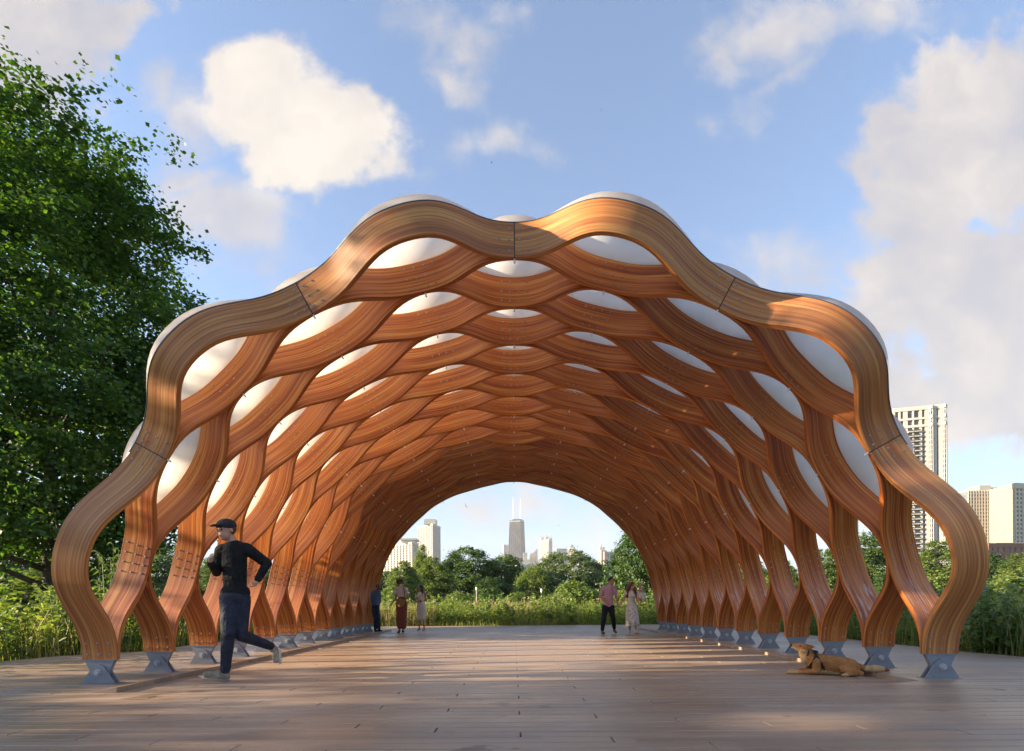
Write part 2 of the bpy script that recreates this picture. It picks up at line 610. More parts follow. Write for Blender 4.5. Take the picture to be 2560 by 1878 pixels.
def build_deck():
    rows = []
    for r in range(-56, 127):
        y0 = ROW0 + r * PITCH
        y1 = y0 + PITCH
        yc = (y0 + y1) / 2
        xl, xr = deck_left(yc), deck_right(yc)
        L = JOIST * 5
        k0 = math.floor((xl + r * JOIST) / L)
        x = k0 * L - r * JOIST
        while x < xr:
            a, b = max(x, xl), min(x + L, xr)
            if b - a > .12:
                rows.append((r, a, b, y0, y1))
            x += L
    deck = obj('deck', [(-9.4, -4.5, -.06), (8.5, -4.5, -.06), (7.5, 21.0, -.06), (-7.1, 21.0, -.06)], [(0, 1, 2, 3)],
               principled('dark_joist_void', (.02, .017, .014), .9))
    tag(deck, 'brown composite plank deck running across the view under the arches', kind='structure')
    near = [q for q in rows if q[0] >= -4 and q[2] > -1.05 * q[4] - .3 and q[1] < 1.05 * q[4] + .3][:296]
    nearset = set((q[0], q[1]) for q in near)
    rr = random.Random(3)
    for q in near:
        v, f = plank_geo(q[1], q[2], q[3], q[4], rr.uniform(-.0012, .0012))
        obj('plank', v, f, DECK, deck)
    mb = MB()
    for q in rows:
        if (q[0], q[1]) in nearset:
            continue
        v, f = plank_geo(q[1], q[2], q[3], q[4], rr.uniform(-.0012, .0012))
        mb.add(v, f)
    tag(mb.build('far_planks', DECK, deck), kind='stuff')
    # raised wedge kerbs inside the two rows of feet
    for sgn, y0, lab in ((-1, 5.35, 'low wedge kerb of short deck boards along the left row of feet'),
                         (1, 5.80, 'low wedge kerb of short deck boards along the right row of feet')):
        root = empty('wedge_kerb', (sgn * 4.07, y0, 0))
        tag(root, lab, 'kerb', 'wedge kerbs beside the feet')
        n = 84 if sgn < 0 else 82
        mb = MB()
        s_ = sgn
        pts = [(0, .001), (s_ * .27, .001), (s_ * .27, .006), (0, .052)]
        if sgn > 0:
            mb.prism(pts, .002, .141)
        else:
            mb.prism(pts[::-1], .002, .141)
        src = mb.build('board', DECK, root)
        for i in range(1, n):
            share('board', src, root, Matrix.Translation((rr.uniform(-.003, .003), i * .1445, rr.uniform(-.0015, .001))))
    # flush floor lights
    for i, yy in enumerate((6.5, 8.5, 10.5, 12.5, 14.5, 16.5)):
        for sgn in (-1, 1):
            mb = MB()
            ring = [(.075 * math.cos(a), .03 * math.sin(a)) for a in np.linspace(0, 2 * math.pi, 16, endpoint=False)]
            mb.prism_z([(x * 1.0, y) for x, y in ring], .0015, .007, 0)
            mb.prism_z([(x * .7, y * .6) for x, y in ring], .0072, .010, 1)
            o = mb.build('floor_light', [BOLT, WHITE])
            o.location = (sgn * 3.87, yy, 0)
            side = 'left' if sgn < 0 else 'right'
            which = ['nearest', 'second', 'third', 'fourth', 'fifth', 'farthest'][i]
            tag(o, f'small flush oval deck light by the {side} kerb, {which} of its row', 'deck light', 'flush lights in the deck')


build_deck()

# ================================================================== pavilion
KEY = [(4.732, .272), (4.680, 1.455), (4.130, 2.627), (3.478, 3.605), (2.377, 4.331), (1.140, 4.869), (0.0, 4.957)]
KX = [p[0] for p in KEY] + [-p[0] for p in KEY[-2::-1]]
KZ = [p[1] for p in KEY] + [p[1] for p in KEY[-2::-1]]


def nat_spline(vals, d0, d1):
    n = len(vals)
    A = np.zeros((n, n))
    b = np.zeros(n)
    A[0, 0] = A[-1, -1] = 1
    b[0], b[-1] = d0, d1
    for i in range(1, n - 1):
        A[i, i - 1], A[i, i], A[i, i + 1] = 1, 4, 1
        b[i] = 3 * (vals[i + 1] - vals[i - 1])
    return np.linalg.solve(A, b)


MX = nat_spline(KX, 0.0, 0.0)
MZ = nat_spline(KZ, 1.18, -1.18)


def herm(vals, m, s):
    i = int(min(max(math.floor(s), 0), 11))
    t = s - i
    a, b = vals[i], vals[i + 1]
    h = (2 * t**3 - 3 * t**2 + 1) * a + (t**3 - 2 * t**2 + t) * m[i] + (-2 * t**3 + 3 * t**2) * b + (t**3 - t**2) * m[i + 1]
    d = (6 * t**2 - 6 * t) * a + (3 * t**2 - 4 * t + 1) * m[i] + (-6 * t**2 + 6 * t) * b + (3 * t**2 - 2 * t) * m[i + 1]
    return h, d


def arch(s):
    """mid-depth point and outward normal; s=0 right foot .. s=12 left foot"""
    x, dx = herm(KX, MX, s)
    z, dz = herm(KZ, MZ, s)
    L = math.hypot(dx, dz)
    return x, z, dz / L, -dx / L, L


TN, TM, HW = .028, .066, .195


def c_wave(s):
    c = math.cos(math.pi * s)
    c = 1.3 * c - .3 * c**3
    return .5 + .5 * c


def board_y(kind, k, s):
    """front and back face of a board, in metres behind the first foot"""
    c = c_wave(s)
    free = (kind == 'A' and k == 0) or (kind == 'B' and k == 11)
    q = math.sin(math.pi * s) ** 2
    t = TN + (TM - TN) * q ** .6
    if free and c < .5:
        t = TM
    e = .0015
    h = t if (free and c < .5) else TN
    h = TN if c > .5 else h
    if kind == 'A':
        mid = (k - e - TN / 2) * c + (k - .5 + e + (TM if free else TN) / 2) * (1 - c)
    else:
        mid = (k + e + TN / 2) * c + (k + .5 - e - (TM if free else TN) / 2) * (1 - c)
    sl = (c_wave(min(s + .01, 12)) - c_wave(max(s - .01, 0))) / .02 * .5 / 1.24
    ty = t * math.sqrt(1 + sl * sl)
    return mid - ty / 2, mid + ty / 2


def edge_out(s, kind='A'):
    return HW - .036 * (1 - c_wave(s)) if kind == 'A' else HW - .036 * (1 - c_wave(s)) * .35


def edge_in(s, kind='A'):
    return HW - .006 * (1 - c_wave(s))


def arclen():
    ss = np.linspace(0, 12, 1201)
    P = np.array([arch(s)[:2] for s in ss])
    d = np.r_[0, np.cumsum(np.hypot(*np.diff(P, axis=0).T))]
    return ss, d


AS, AD = arclen()


def build_board(kind, k, s0, s1, parent):
    """one curved laminated board"""
    g = .0065 / 1.25
    if not (kind == 'A' and k == 0):
        g = .0015
    a = s0 + (g if s0 > 0 else 0)
    b = s1 - (g if s1 < 12 else 0)
    n = max(4, int((b - a) * 16))
    vs, fs, uv = [], [], []
    ch = .004
    prof_n = 8
    params = []
    for i in range(n + 1):
        s = a + (b - a) * i / n
        x, z, nx, nz, _ = arch(s)
        yf, yb = board_y(kind, k, s)
        L = float(np.interp(s, AS, AD))
        ho, hi = edge_out(s, kind), edge_in(s, kind)
        pr = [(-hi + ch, yf), (ho - ch, yf), (ho, yf + ch), (ho, yb - ch), (ho - ch, yb), (-hi + ch, yb), (-hi, yb - ch), (-hi, yf + ch)]
        vv = [0, 2 * HW, 2 * HW + .005, 2 * HW + .06, 2 * HW + .06, 4 * HW + .06, 4 * HW + .065, 4 * HW + .12]
        for (h, y) in pr:
            vs.append((x + nx * h, D0 + y, z + nz * h))
        params.append((L, vv))
    for i in range(n):
        for j in range(prof_n):
            j2 = (j + 1) % prof_n
            fs.append((i * 8 + j, i * 8 + j2, (i + 1) * 8 + j2, (i + 1) * 8 + j))
            v0 = params[i][1][j]
            v1 = params[i][1][j2] if j2 else 4 * HW + .125
            for (ii, vvv) in ((i, v0), (i, v1), (i + 1, v1), (i + 1, v0)):
                uv.append((params[ii][0], vvv))
    fs.append(tuple(range(7, -1, -1)))
    fs.append(tuple(n * 8 + j for j in range(8)))
    uv += [(0.01 * j, .05 * j) for j in range(8)] * 2
    o = obj('laminated_board', vs, fs, PINE, parent, uvs=uv)
    for pl in o.data.polygons:
        pl.use_smooth = len(pl.vertices) == 4
    try:
        bpy_set = o.data.set_sharp_from_angle
        bpy_set(angle=R(35))
    except Exception:
        pass
    # face orientation
    bm = bmesh.new()
    bm.from_mesh(o.data)
    bmesh.ops.recalc_face_normals(bm, faces=bm.faces)
    bm.to_mesh(o.data)
    bm.free()
    return o


def bolt_geo(mb, p, nrm, r=.0105, h=.008):
    nrm = Vector(nrm).normalized()
    a = nrm.orthogonal().normalized()
    b = nrm.cross(a)
    p = Vector(p)
    vs = []
    for rr, hh in ((r * 1.35, 0), (r * 1.35, h * .25), (r, h * .3), (r * .85, h)):
        vs += [p + nrm * hh + (a * math.cos(t) + b * math.sin(t)) * rr for t in np.linspace(0, 2 * math.pi, 6, endpoint=False)]
    fs = []
    for i in range(3):
        for j in range(6):
            fs.append((i * 6 + j, i * 6 + (j + 1) % 6, (i + 1) * 6 + (j + 1) % 6, (i + 1) * 6 + j))
    fs.append(tuple(18 + j for j in range(6)))
    mb.add(vs, fs)


def build_pavilion():
    pav = empty('pavilion', (0, 0, 0))
    tag(pav, 'curved timber lattice arch pavilion with white roof pods standing on the plank deck', 'pavilion')
    for k in range(12):
        for kind in 'AB':
            rib = empty('rib')
            rib.parent = pav
            if kind == 'A' and k == 0 or kind == 'B':
                cuts = [0, 2, 4, 6, 8, 10, 12]
            else:
                cuts = [0, 1, 3, 5, 7, 9, 11, 12]
            for a, b in zip(cuts[:-1], cuts[1:]):
                build_board(kind, k, a, b, rib)
            mb = MB()
            nodes = [2, 4, 6, 8, 10] if kind == 'A' else [1, 3, 5, 7, 9, 11]
            spots = []
            for s in nodes:
                for dL in (-.17, -.058, .058, .17):
                    spots.append((s + dL / arch(s)[4], (-.125, 0, .125)))
            if kind == 'A':
                for s in (.05, .16, 11.95, 11.84):
                    spots.append((s, (-.13, 0, .13)))
            for s, hs in spots:
                x, z, nx, nz, _ = arch(s)
                yf, yb = board_y(kind, k, s)
                yf2, _b = board_y(kind, k, s + .01)
                for h in hs:
                    bolt_geo(mb, (x + nx * h, D0 + yf, z + nz * h), (0, -1, 0))
            tag(mb.build('bolts', BOLT, rib), kind='stuff')
    # black splice plates of the front rib, at the joints between its boards
    for s in (2, 4, 6, 8, 10):
        x, z, nx, nz, _ = arch(s)
        tx, tz = -nz, nx
        mb = MB()
        vs = []
        for yy in (D0 - .030, D0 - .004):
            for h, t in ((-HW - .001, -.006), (HW + .004, -.006), (HW + .004, .006), (-HW - .001, .006)):
                vs.append((x + nx * h + tx * t, yy, z + nz * h + tz * t))
        mb.add(vs, [(0, 1, 2, 3), (7, 6, 5, 4), (0, 4, 5, 1), (1, 5, 6, 2), (2, 6, 7, 3), (3, 7, 4, 0)])
        mb.build('splice_plate', BLACKGAP, pav)
    # little white drain nozzles at the joints, on the inner edge
    mb = MB()
    mb.tube([(0, 0, .012), (0, 0, -.045)], [.0115, .0115], 8)
    noz = None
    for k in range(12):
        for s in list(range(2, 11, 2)) + ([3, 5, 7, 9] if k < 11 else []):
            x, z, nx, nz, _ = arch(s)
            ang = math.atan2(nx, nz)
            M = Matrix.Translation((x - nx * (HW), D0 + k + (.5 if s % 2 else 0), z - nz * HW)) @ Matrix.Rotation(ang, 4, 'Y')
            if noz is None:
                noz = mb.build('drain_nozzle', WHITE, pav)
                noz.matrix_local = M
            else:
                share('drain_nozzle', noz, pav, M)
    # metal flashing along the outer edge of the first and last rib
    for kind, k in (('A', 0), ('B', 11)):
        vs, fs = [], []
        ss = np.linspace(1.9, 10.1, 132)
        for s in ss:
            x, z, nx, nz, _ = arch(s)
            yf, yb = board_y(kind, k, s)
            e_ = edge_out(s, kind)
            for h, y in ((e_ + .001, yf - .003), (e_ + .009, yf - .003), (e_ + .009, yb + .003), (e_ + .001, yb + .003)):
                vs.append((x + nx * h, D0 + y, z + nz * h))
        for i in range(len(ss) - 1):
            for j in range(4):
                fs.append((i * 4 + j, i * 4 + (j + 1) % 4, (i + 1) * 4 + (j + 1) % 4, (i + 1) * 4 + j))
        fs += [(3, 2, 1, 0), tuple(len(vs) - 4 + j for j in range(4))]
        obj('edge_flashing', vs, fs, FLASH, pav, smooth=False)
    # roof pods
    NU, NV = 22, 12

    def pod(sa, sb, lo, hi):
        vs, fs = [], []
        a, b = sa + .16, sb - .16
        sm_ = (a + b) / 2
        for i in range(NU + 1):
            s = a + (b - a) * i / NU
            uu = (s - sm_) / ((b - a) / 2)
            x, z, nx, nz, _ = arch(s)
            y0, y1 = lo(s), hi(s)
            for j in range(NV + 1):
                vv = -math.cos(math.pi * j / NV)
                H = .36 * max(0, (1 - uu * uu)) ** 1.35 * max(0, 1 - vv * vv) ** .62
                base = edge_out(s, 'A') * (1 - vv) / 2 + edge_out(s, 'B') * (1 + vv) / 2
                h = base - .006 + H
                vs.append((x + nx * h, D0 + (y0 + y1) / 2 + (y1 - y0) / 2 * vv, z + nz * h))
        for i in range(NU):
            for j in range(NV):
                p0 = i * (NV + 1) + j
                fs.append((p0, p0 + 1, p0 + NV + 2, p0 + NV + 1))
        # flange: a thin rim turned down inside the boards
        b0 = len(vs)
        rim = []
        for i in range(NU + 1):
            s = a + (b - a) * i / NU
            x, z, nx, nz, _ = arch(s)
            y0, y1 = lo(s), hi(s)
            for y in (y0, y1):
                vs.append((x + nx * (HW - .07), D0 + y, z + nz * (HW - .07)))
        for i in range(NU):
            p0 = i * (NV + 1)
            fs.append((p0, p0 + NV + 1, b0 + (i + 1) * 2, b0 + i * 2))
            fs.append((p0 + NV, b0 + i * 2 + 1, b0 + (i + 1) * 2 + 1, p0 + 2 * NV + 1))
        return obj('roof_pod', vs, fs, POD, pav, smooth=True)
    for k in range(12):
        for sa in (2, 4, 6, 8):
            src_ = pod(sa, sa + 2, lambda s: (board_y('A', k, s)[1] - .012), lambda s: (board_y('B', k, s)[0] + .012))
    for k in range(11):
        for sa in (1, 3, 5, 7, 9):
            pod(sa, sa + 2, lambda s: (board_y('B', k, s)[1] - .012), lambda s: (board_y('A', k + 1, s)[0] + .012))
    # steel pin feet
    up = MB()
    n = 10
    pts = [(-.172, .270)] + [(.098 * math.cos(a), .132 + .098 * math.sin(a)) for a in np.linspace(R(195), R(345), 11)] + [(.172, .270)]
    up.prism(pts, -.024, .024)
    up.box(-.178, .178, -.034, .034, .262, .2715)
    upo = up.build('upper_plate', STEEL)
    low = MB()
    prof = [(-.186, 0.006), (.186, 0.006)] + [(.090 * math.cos(a), .128 + .090 * math.sin(a)) for a in np.linspace(R(28), R(152), 13)]
    low.prism(prof, -.0445, -.0265)
    low.prism(prof, .0265, .0445)
    low.box(-.20, .20, -.075, .075, .001, .0062)
    lowo = low.build('base_plate', STEEL)
    bt = MB()
    for sg in (-1,):
        bt.tube([(0, .078, .128), (0, -.049, .128)], [.024, .024], 12)
        bt.tube([(0, -.0447, .128), (0, -.052, .128)], [.040, .040], 18)
        bt.tube([(0, -.051, .128), (0, -.078, .128)], [.030, .028], 6)
    bto = bt.build('pivot_bolt', principled('pivot_steel', (.40, .41, .43), .4, 0, .5))
    first = True
    for k in range(12):
        for sg in (-1, 1):
            ft = empty('pin_foot', (sg * 4.735, D0 + k, 0))
            ft.parent = pav
            if first:
                for o in (upo, lowo, bto):
                    o.parent = ft
                first = False
            else:
                for o in (upo, lowo, bto):
                    share(o.name.split('.')[0], o, ft)


build_pavilion()
# ================================================================== placing by bearing
CX, CY0 = 1274.07, 1509.26


def at(px, py, Y):
    """world point seen at photo pixel (px, py) when it stands Y metres ahead"""
    u0, v0 = px - CX, py - CY0
    c, s = math.cos(-roll), math.sin(-roll)
    u, v = u0 * c - v0 * s, u0 * s + v0 * c
    xc, zc = u / F_PX, -v / F_PX
    c, s = math.cos(-yaw), math.sin(-yaw)
    xw, yw = xc * c + s, -xc * s + c
    t = Y / yw
    return Vector((CAM.x + xw * t, Y, CAM.z + zc * t))


# ================================================================== vegetation
def leaf_quads(rng, pos, size, up=.4, aspect=.75, out=None):
    """one kite-shaped leaf per position; returns verts (n,4,3)"""
    n = len(pos)
    nrm = rng.normal(size=(n, 3))
    nrm[:, 2] = np.abs(nrm[:, 2]) + up * 2
    if out is not None:
        nrm += out * .7
    nrm /= np.linalg.norm(nrm, axis=1, keepdims=True)
    t = np.cross(nrm, rng.normal(size=(n, 3)))
    t /= np.linalg.norm(t, axis=1, keepdims=True) + 1e-9
    b = np.cross(nrm, t)
    sz = (size * rng.uniform(.6, 1.25, n))[:, None]
    t, b = t * sz, b * sz * aspect
    dr = nrm * sz * .12
    return np.stack([pos - t * .5, pos - t * .05 + b * .5 - dr, pos + t * .5, pos - t * .05 - b * .5 - dr], 1)


def leaves_object(name, quads, u, v, mat, parent):
    n = len(quads)
    faces = np.arange(n * 4).reshape(n, 4)
    uv = np.repeat(np.stack([u, v], 1), 4, axis=0)
    o = obj(name, quads.reshape(-1, 3), faces, mat, parent, uvs=uv)
    o['kind'] = 'stuff'
    return o


def make_tree(rng, H, prof, trunk_r, n_clump, n_leaf, leaf, clump_r, mat, shell=.55, trunk_top=.85, lobes=14, lean=(0, 0), droop=0.0, up=.25, aspect=.95, boughs=0, bspread=.9):
    """prof: list of (z, radius). returns (crown quads, u, v, MB trunk)"""
    zs, rs = [p[0] for p in prof], [p[1] for p in prof]
    ph = rng.uniform(0, 6.28, (6,))
    # lobed, uneven outline
    lob_a = rng.uniform(0, 2 * math.pi, lobes)
    lob_z = rng.uniform(zs[0], zs[-1], lobes)
    lob_s = rng.uniform(-.34, .20, lobes)

    def rad(a, z):
        r = np.interp(z, zs, rs)
        m = np.ones_like(r)
        for la, lz, ls in zip(lob_a, lob_z, lob_s):
            da = np.abs((a - la + math.pi) % (2 * math.pi) - math.pi)
            m = m + ls * np.exp(-(da / .5) ** 2 - ((z - lz) / (.13 * H)) ** 2)
        return r * m
    w = np.interp(np.linspace(zs[0], zs[-1], 200), zs, rs) ** 1.6
    cz = np.interp(rng.uniform(0, 1, n_clump), np.cumsum(w) / w.sum(), np.linspace(zs[0], zs[-1], 200))
    ca = rng.uniform(0, 2 * math.pi, n_clump)
    cr = rad(ca, cz) * rng.uniform(shell, 1.0, n_clump) ** .7
    cen = np.stack([cr * np.cos(ca) + lean[0] * cz, cr * np.sin(ca) + lean[1] * cz, cz - droop * cr], 1)
    if boughs:
        bi = rng.integers(0, boughs, n_clump)
        cen = cen[bi] + rng.normal(size=(n_clump, 3)) * np.array([bspread, bspread, bspread * .62]) * rng.uniform(.6, 1.25, boughs)[bi][:, None]
    base = np.repeat(cen, n_leaf, axis=0)
    off = rng.normal(size=(n_clump * n_leaf, 3))
    off *= (np.repeat(rng.uniform(.45, 1.35, n_clump), n_leaf) * clump_r)[:, None] * np.array([.52, .52, .30])
    pos = base + off
    out = pos - np.array([0, 0, 0.0]) - np.stack([np.zeros(len(pos)), np.zeros(len(pos)), np.full(len(pos), zs[0] + .45 * (zs[-1] - zs[0]))], 1)
    out /= np.linalg.norm(out, axis=1, keepdims=True)
    q = leaf_quads(rng, pos, leaf, up, aspect, out=out)
    u = rng.uniform(0, 1, len(pos))
    v = np.repeat(rng.uniform(0, 1, n_clump), n_leaf)
    tb = MB()
    top = H * trunk_top
    path, rr = [], []
    for i in range(9):
        t = i / 8
        path.append((lean[0] * top * t + .12 * math.sin(ph[0] + 3 * t) * t, lean[1] * top * t + .12 * math.sin(ph[1] + 3 * t) * t, top * t - .1))
        rr.append(trunk_r * ((1 - t) ** .8 * .93 + .07) * (1.35 if i == 0 else 1))
    tb.tube(path, rr, 12)
    # limbs reach for the clumps
    nb = max(10, min(46, n_clump // 18))
    for i in range(nb):
        c = cen[(i * 7919) % n_clump]
        z0 = max(.10 * H, min(top * .92, c[2] - .55 * math.hypot(c[0], c[1])))
        t = z0 / top
        p0 = Vector(np.array([np.interp(t, np.linspace(0, 1, 9), [q_[k] for q_ in path]) for k in range(3)]))
        p1 = Vector(c)
        mid = (p0 + p1) / 2 + Vector(rng.normal(size=3)) * .15 + Vector((0, 0, -.06 * (p1 - p0).length))
        r0 = trunk_r * (.42 * (1 - t) + .08)
        tb.tube([p0, p0.lerp(mid, .5), mid, mid.lerp(p1, .55), p1], [r0, r0 * .75, r0 * .5, r0 * .3, r0 * .12], 6)
        for j in range(2):
            c2 = cen[(i * 7919 + 131 * (j + 1)) % n_clump]
            d2 = Vector(c2) - mid
            if d2.length < .35 * H * .5:
                tb.tube([mid, mid.lerp(Vector(c2), .5) + Vector((0, 0, -.05)), Vector(c2)], [r0 * .4, r0 * .25, r0 * .08], 5)
    return q, u, v, tb


def place_tree(name, data, loc, rz, sc, label, group, crown_mat=None, cat='tree'):
    root = empty(name, loc, rz)
    root.scale = sc if isinstance(sc, tuple) else (sc, sc, sc)
    tag(root, label, cat, group)
    if isinstance(data, dict):
        q, u, v, tb, mat = data['q'], data['u'], data['v'], data['tb'], data['mat']
        if 'crown' not in data:
            c = leaves_object('crown', q, u, v, mat, root)
            t = tb.build('trunk', BARK, root, smooth=True)
            data['crown'], data['trunk'] = c, t
        else:
            share('crown', data['crown'], root)
            share('trunk', data['trunk'], root)
    return root


rg = np.random.default_rng(11)


def tdata(mat, *a, **k):
    q, u, v, tb = make_tree(rg, *a, **k)
    return dict(q=q, u=u, v=v, tb=tb, mat=mat)


# the large maple at the left
big = tdata(MAPLE, 19.0, [(2.0, 3.6), (3.5, 5.0), (6.5, 5.7), (9.5, 5.6), (12, 5.1), (14.5, 4.2), (16.5, 3.3), (18.2, 2.1), (19.9, .5)],
            .27, 1750, 54, .175, .80, MAPLE if False else None, shell=.28, trunk_top=.86, lobes=30) if False else None
q, u, v, tb = make_tree(rg, 19.0, [(3.0, 2.8), (4.4, 4.7), (6.5, 5.5), (9.5, 5.6), (12, 5.2), (14.5, 4.6), (16.5, 3.9), (18.2, 2.8), (19.9, 1.0)],
                        .27, 2600, 60, .145, .60, None, shell=.22, boughs=430, bspread=.66, trunk_top=.86, lobes=34)
BIG = dict(q=q, u=u, v=v, tb=tb, mat=MAPLE)
place_tree('maple_tree', BIG, (at(128, 1430, 16.0).x, 16.0, -.08), 2.9, (.90, .90, .82), 'tall leafy green maple filling the left side of the view', 'large maples left of the deck')
q, u, v, tb = make_tree(rg, 15.0, [(3.2, 2.4), (4.6, 4.0), (7, 4.8), (10, 4.2), (12.5, 3.0), (14.6, 1.0)],
                        .22, 760, 46, .17, .62, None, shell=.3, trunk_top=.86, lobes=20, boughs=150, bspread=.75)
THIN = dict(q=q, u=u, v=v, tb=tb, mat=MAPLE)
place_tree('maple_tree', THIN, (-21.5, 1.2, -.08), 2.4, (.95, .95, .90), 'large maple out on the lawn left of the near deck', 'large maples left of the deck')
place_tree('maple_tree', THIN, (-29.5, -3.4, -.08), 4.1, (1.0, 1.0, 1.0), 'farther maple left of the near deck behind the first', 'large maples left of the deck')

# tree kinds for the background
T_DENSE = tdata(LEAF_A, 12.0, [(1.0, 3.2), (3, 4.6), (6, 5.0), (9, 4.2), (11, 2.6), (12.2, .8)], .30, 560, 58, .30, .85, None, shell=.45, lobes=22)
T_PALE = tdata(LEAF_B, 9.0, [(.8, 2.2), (2.5, 3.0), (5, 3.2), (7, 2.4), (8.4, 1.2), (9.2, .4)], .20, 420, 56, .24, .62, None, shell=.35, lobes=18)
T_OAK = tdata(LEAF_D, 11.5, [(1.6, 3.8), (3.2, 6.0), (6, 6.7), (8.5, 5.6), (10.2, 3.8), (11.4, 1.4)], .42, 620, 60, .28, .82, None, shell=.62, lobes=20, trunk_top=.7)
T_DARK = tdata(LEAF_C, 10.0, [(.8, 2.8), (2.5, 3.8), (5, 4.2), (7.5, 3.4), (9.2, 2.0), (10.2, .6)], .25, 480, 56, .28, .75, None, shell=.45, lobes=18)
T_WILLOW = tdata(LEAF_B, 7.0, [(.5, 2.6), (1.8, 3.2), (3.6, 3.4), (5.4, 2.6), (6.6, 1.5), (7.2, .4)], .22, 420, 60, .20, .60, None, shell=.40, lobes=20, droop=.10)
T_NEAR = tdata(LEAF_C, 9.0, [(.6, 3.0), (2, 3.9), (4.5, 4.1), (6.6, 3.3), (8.3, 1.9), (9.2, .5)], .2, 800, 46, .19, .55, None, shell=.35, lobes=24)


def tree_px(name, data, px, top_py, Y, Hd, label, rz=0.0, wide=1.0, group='park trees beyond the meadow', cat='tree'):
    base = at(px, 1500, Y)
    top = at(px, top_py, Y)
    s = (top.z + .08) / Hd
    return place_tree(name, data, (base.x, Y, -.08), rz, (s * wide, s * wide, s), label, group, cat=cat)


tree_px('dense_tree', T_DENSE, 1172, 1368, 66, 12.2, 'broad dark green tree with an airy top left of the dark tapering skyscraper', .5, 1.25)
tree_px('dense_tree', T_DENSE, 1266, 1386, 70, 12.2, 'dense green tree standing just under the dark tapering skyscraper', 2.2, 1.0)
tree_px('pale_tree', T_PALE, 1012, 1402, 52, 9.2, 'pale green tree behind the woman carrying the tan pouch', 1.1, 1.05)
tree_px('pale_tree', T_PALE, 1082, 1392, 56, 9.2, 'pale green tree behind the woman in the white dress', 3.3, 1.12)
tree_px('slim_tree', T_PALE, 1055, 1362, 64, 9.2, 'thin open topped tree rising in front of the two left towers', 5.1, .55)
tree_px('willow_tree', T_WILLOW, 1336, 1414, 58, 7.2, 'yellow green rounded willow left of the big oak', .2, 1.05)
tree_px('oak_tree', T_OAK, 1424, 1374, 62, 11.6, 'big round oak with a pale sunlit top under the triple lantern tower', .9, 1.12)
tree_px('dark_tree', T_DARK, 968, 1424, 74, 10.2, 'dark tree at the left foot of the far arch', 1.9, 1.0)
tree_px('dark_tree', T_DARK, 1230, 1440, 60, 10.2, 'low dark tree in front of the dense tree under the skyscraper', .9, 1.3)
tree_px('near_maple_tree', T_NEAR, 1622, 1262, 31, 9.2, 'dark leafy maple behind the couple with the baby', .7, .80)
tree_px('dark_tree', T_DARK, 1530, 1468, 70, 10.2, 'low dark tree right of the big oak', 3.1, 1.9)
tree_px('pale_tree', T_PALE, 1960, 1400, 50, 9.2, 'pale tree seen low between the right ribs, leftmost of the pale ones there', .1, 1.0)
tree_px('dense_tree', T_DENSE, 2062, 1372, 62, 12.2, 'green tree seen between the third and fourth right feet', 4.0, .9)
tree_px('dense_tree', T_DENSE, 2165, 1332, 62, 12.2, 'tall green tree seen through the second opening of the right wall', 1.4, .95)
tree_px('dark_tree', T_DARK, 2240, 1420, 55, 10.2, 'dark tree low behind the nearest right foot', .3, 1.2)
tree_px('bright_tree', T_PALE, 2345, 1352, 46, 9.2, 'sunlit bright green round tree framed by the nearest right loop', 2.7, 1.10)
tree_px('dark_tree', T_DARK, 2470, 1380, 60, 10.2, 'dark tree just outside the nearest right loop', 4.4, 1.05)
tree_px('bright_tree', T_PALE, 2548, 1384, 52, 9.2, 'bright green tree at the right edge below the brick building', 1.0, 1.2)
tree_px('dark_tree', T_DARK, 30, 1330, 58, 10.2, 'dark tree at the left edge behind the maple trunk', 2.0, 1.1)
tree_px('dark_tree', T_DARK, 215, 1380, 66, 10.2, 'dark tree right of the maple trunk seen through the first left opening', 3.9, 1.3)
tree_px('pale_tree', T_PALE, 118, 1400, 46, 9.2, 'pale green tree low beside the maple trunk', .4, 1.2)
tree_px('dense_tree', T_DENSE, 430, 1360, 60, 12.2, 'dense tree seen through the second left opening', 5.3, .95)
tree_px('dense_tree', T_DENSE, 560, 1385, 68, 12.2, 'dense tree seen behind the runner through the left wall', .6, 1.2)
tree_px('dark_tree', T_DARK, 700, 1410, 66, 10.2, 'dark tree seen low behind the middle of the left wall', 2.6, 1.5)
tree_px('dark_tree', T_DARK, 850, 1420, 70, 10.2, 'dark tree seen low behind the far end of the left wall', 1.6, 1.5)
tree_px('dark_tree', T_DARK, 1770, 1420, 60, 10.2, 'dark tree seen behind the far end of the right wall', 1.2, 1.5)
tree_px('dense_tree', T_DENSE, 1870, 1400, 64, 12.2, 'dense tree seen behind the middle of the right wall', 3.0, 1.1)

# far belt of woodland closing the horizon between the trees
bq, bu, bv = [], [], []
for i in range(900):
    px = rg.uniform(-700, 3300)
    Y = rg.uniform(95, 150)
    h = rg.uniform(0, 5.2) * (1 if 900 < px < 1560 else 1.15)
    c = at(px, 1500, Y)
    c.z = h
    m = 26
    bq.append(np.array(c) + rg.normal(size=(m, 3)) * np.array([1.9, 1.9, 1.0]))
pos = np.concatenate(bq)
o = leaves_object('woodland_belt', leaf_quads(rg, pos, 1.05, .4), rg.uniform(0, 1, len(pos)), np.repeat(rg.uniform(0, 1, 900), 26), LEAF_C, None)
tag(o, kind='stuff')


# ------------------------------------------------------------------ meadow
def meadow_xy(n, x0, x1, y0, y1, power=1.0):
    t = rg.uniform(0, 1, n) ** power
    y = y0 + (y1 - y0) * t
    x = rg.uniform(x0, x1, n)
    return x, y


DLY = np.array([deck_left(y) for y in np.linspace(-6, 21.1, 400)])
DRY = np.array([deck_right(y) for y in np.linspace(-6, 21.1, 400)])


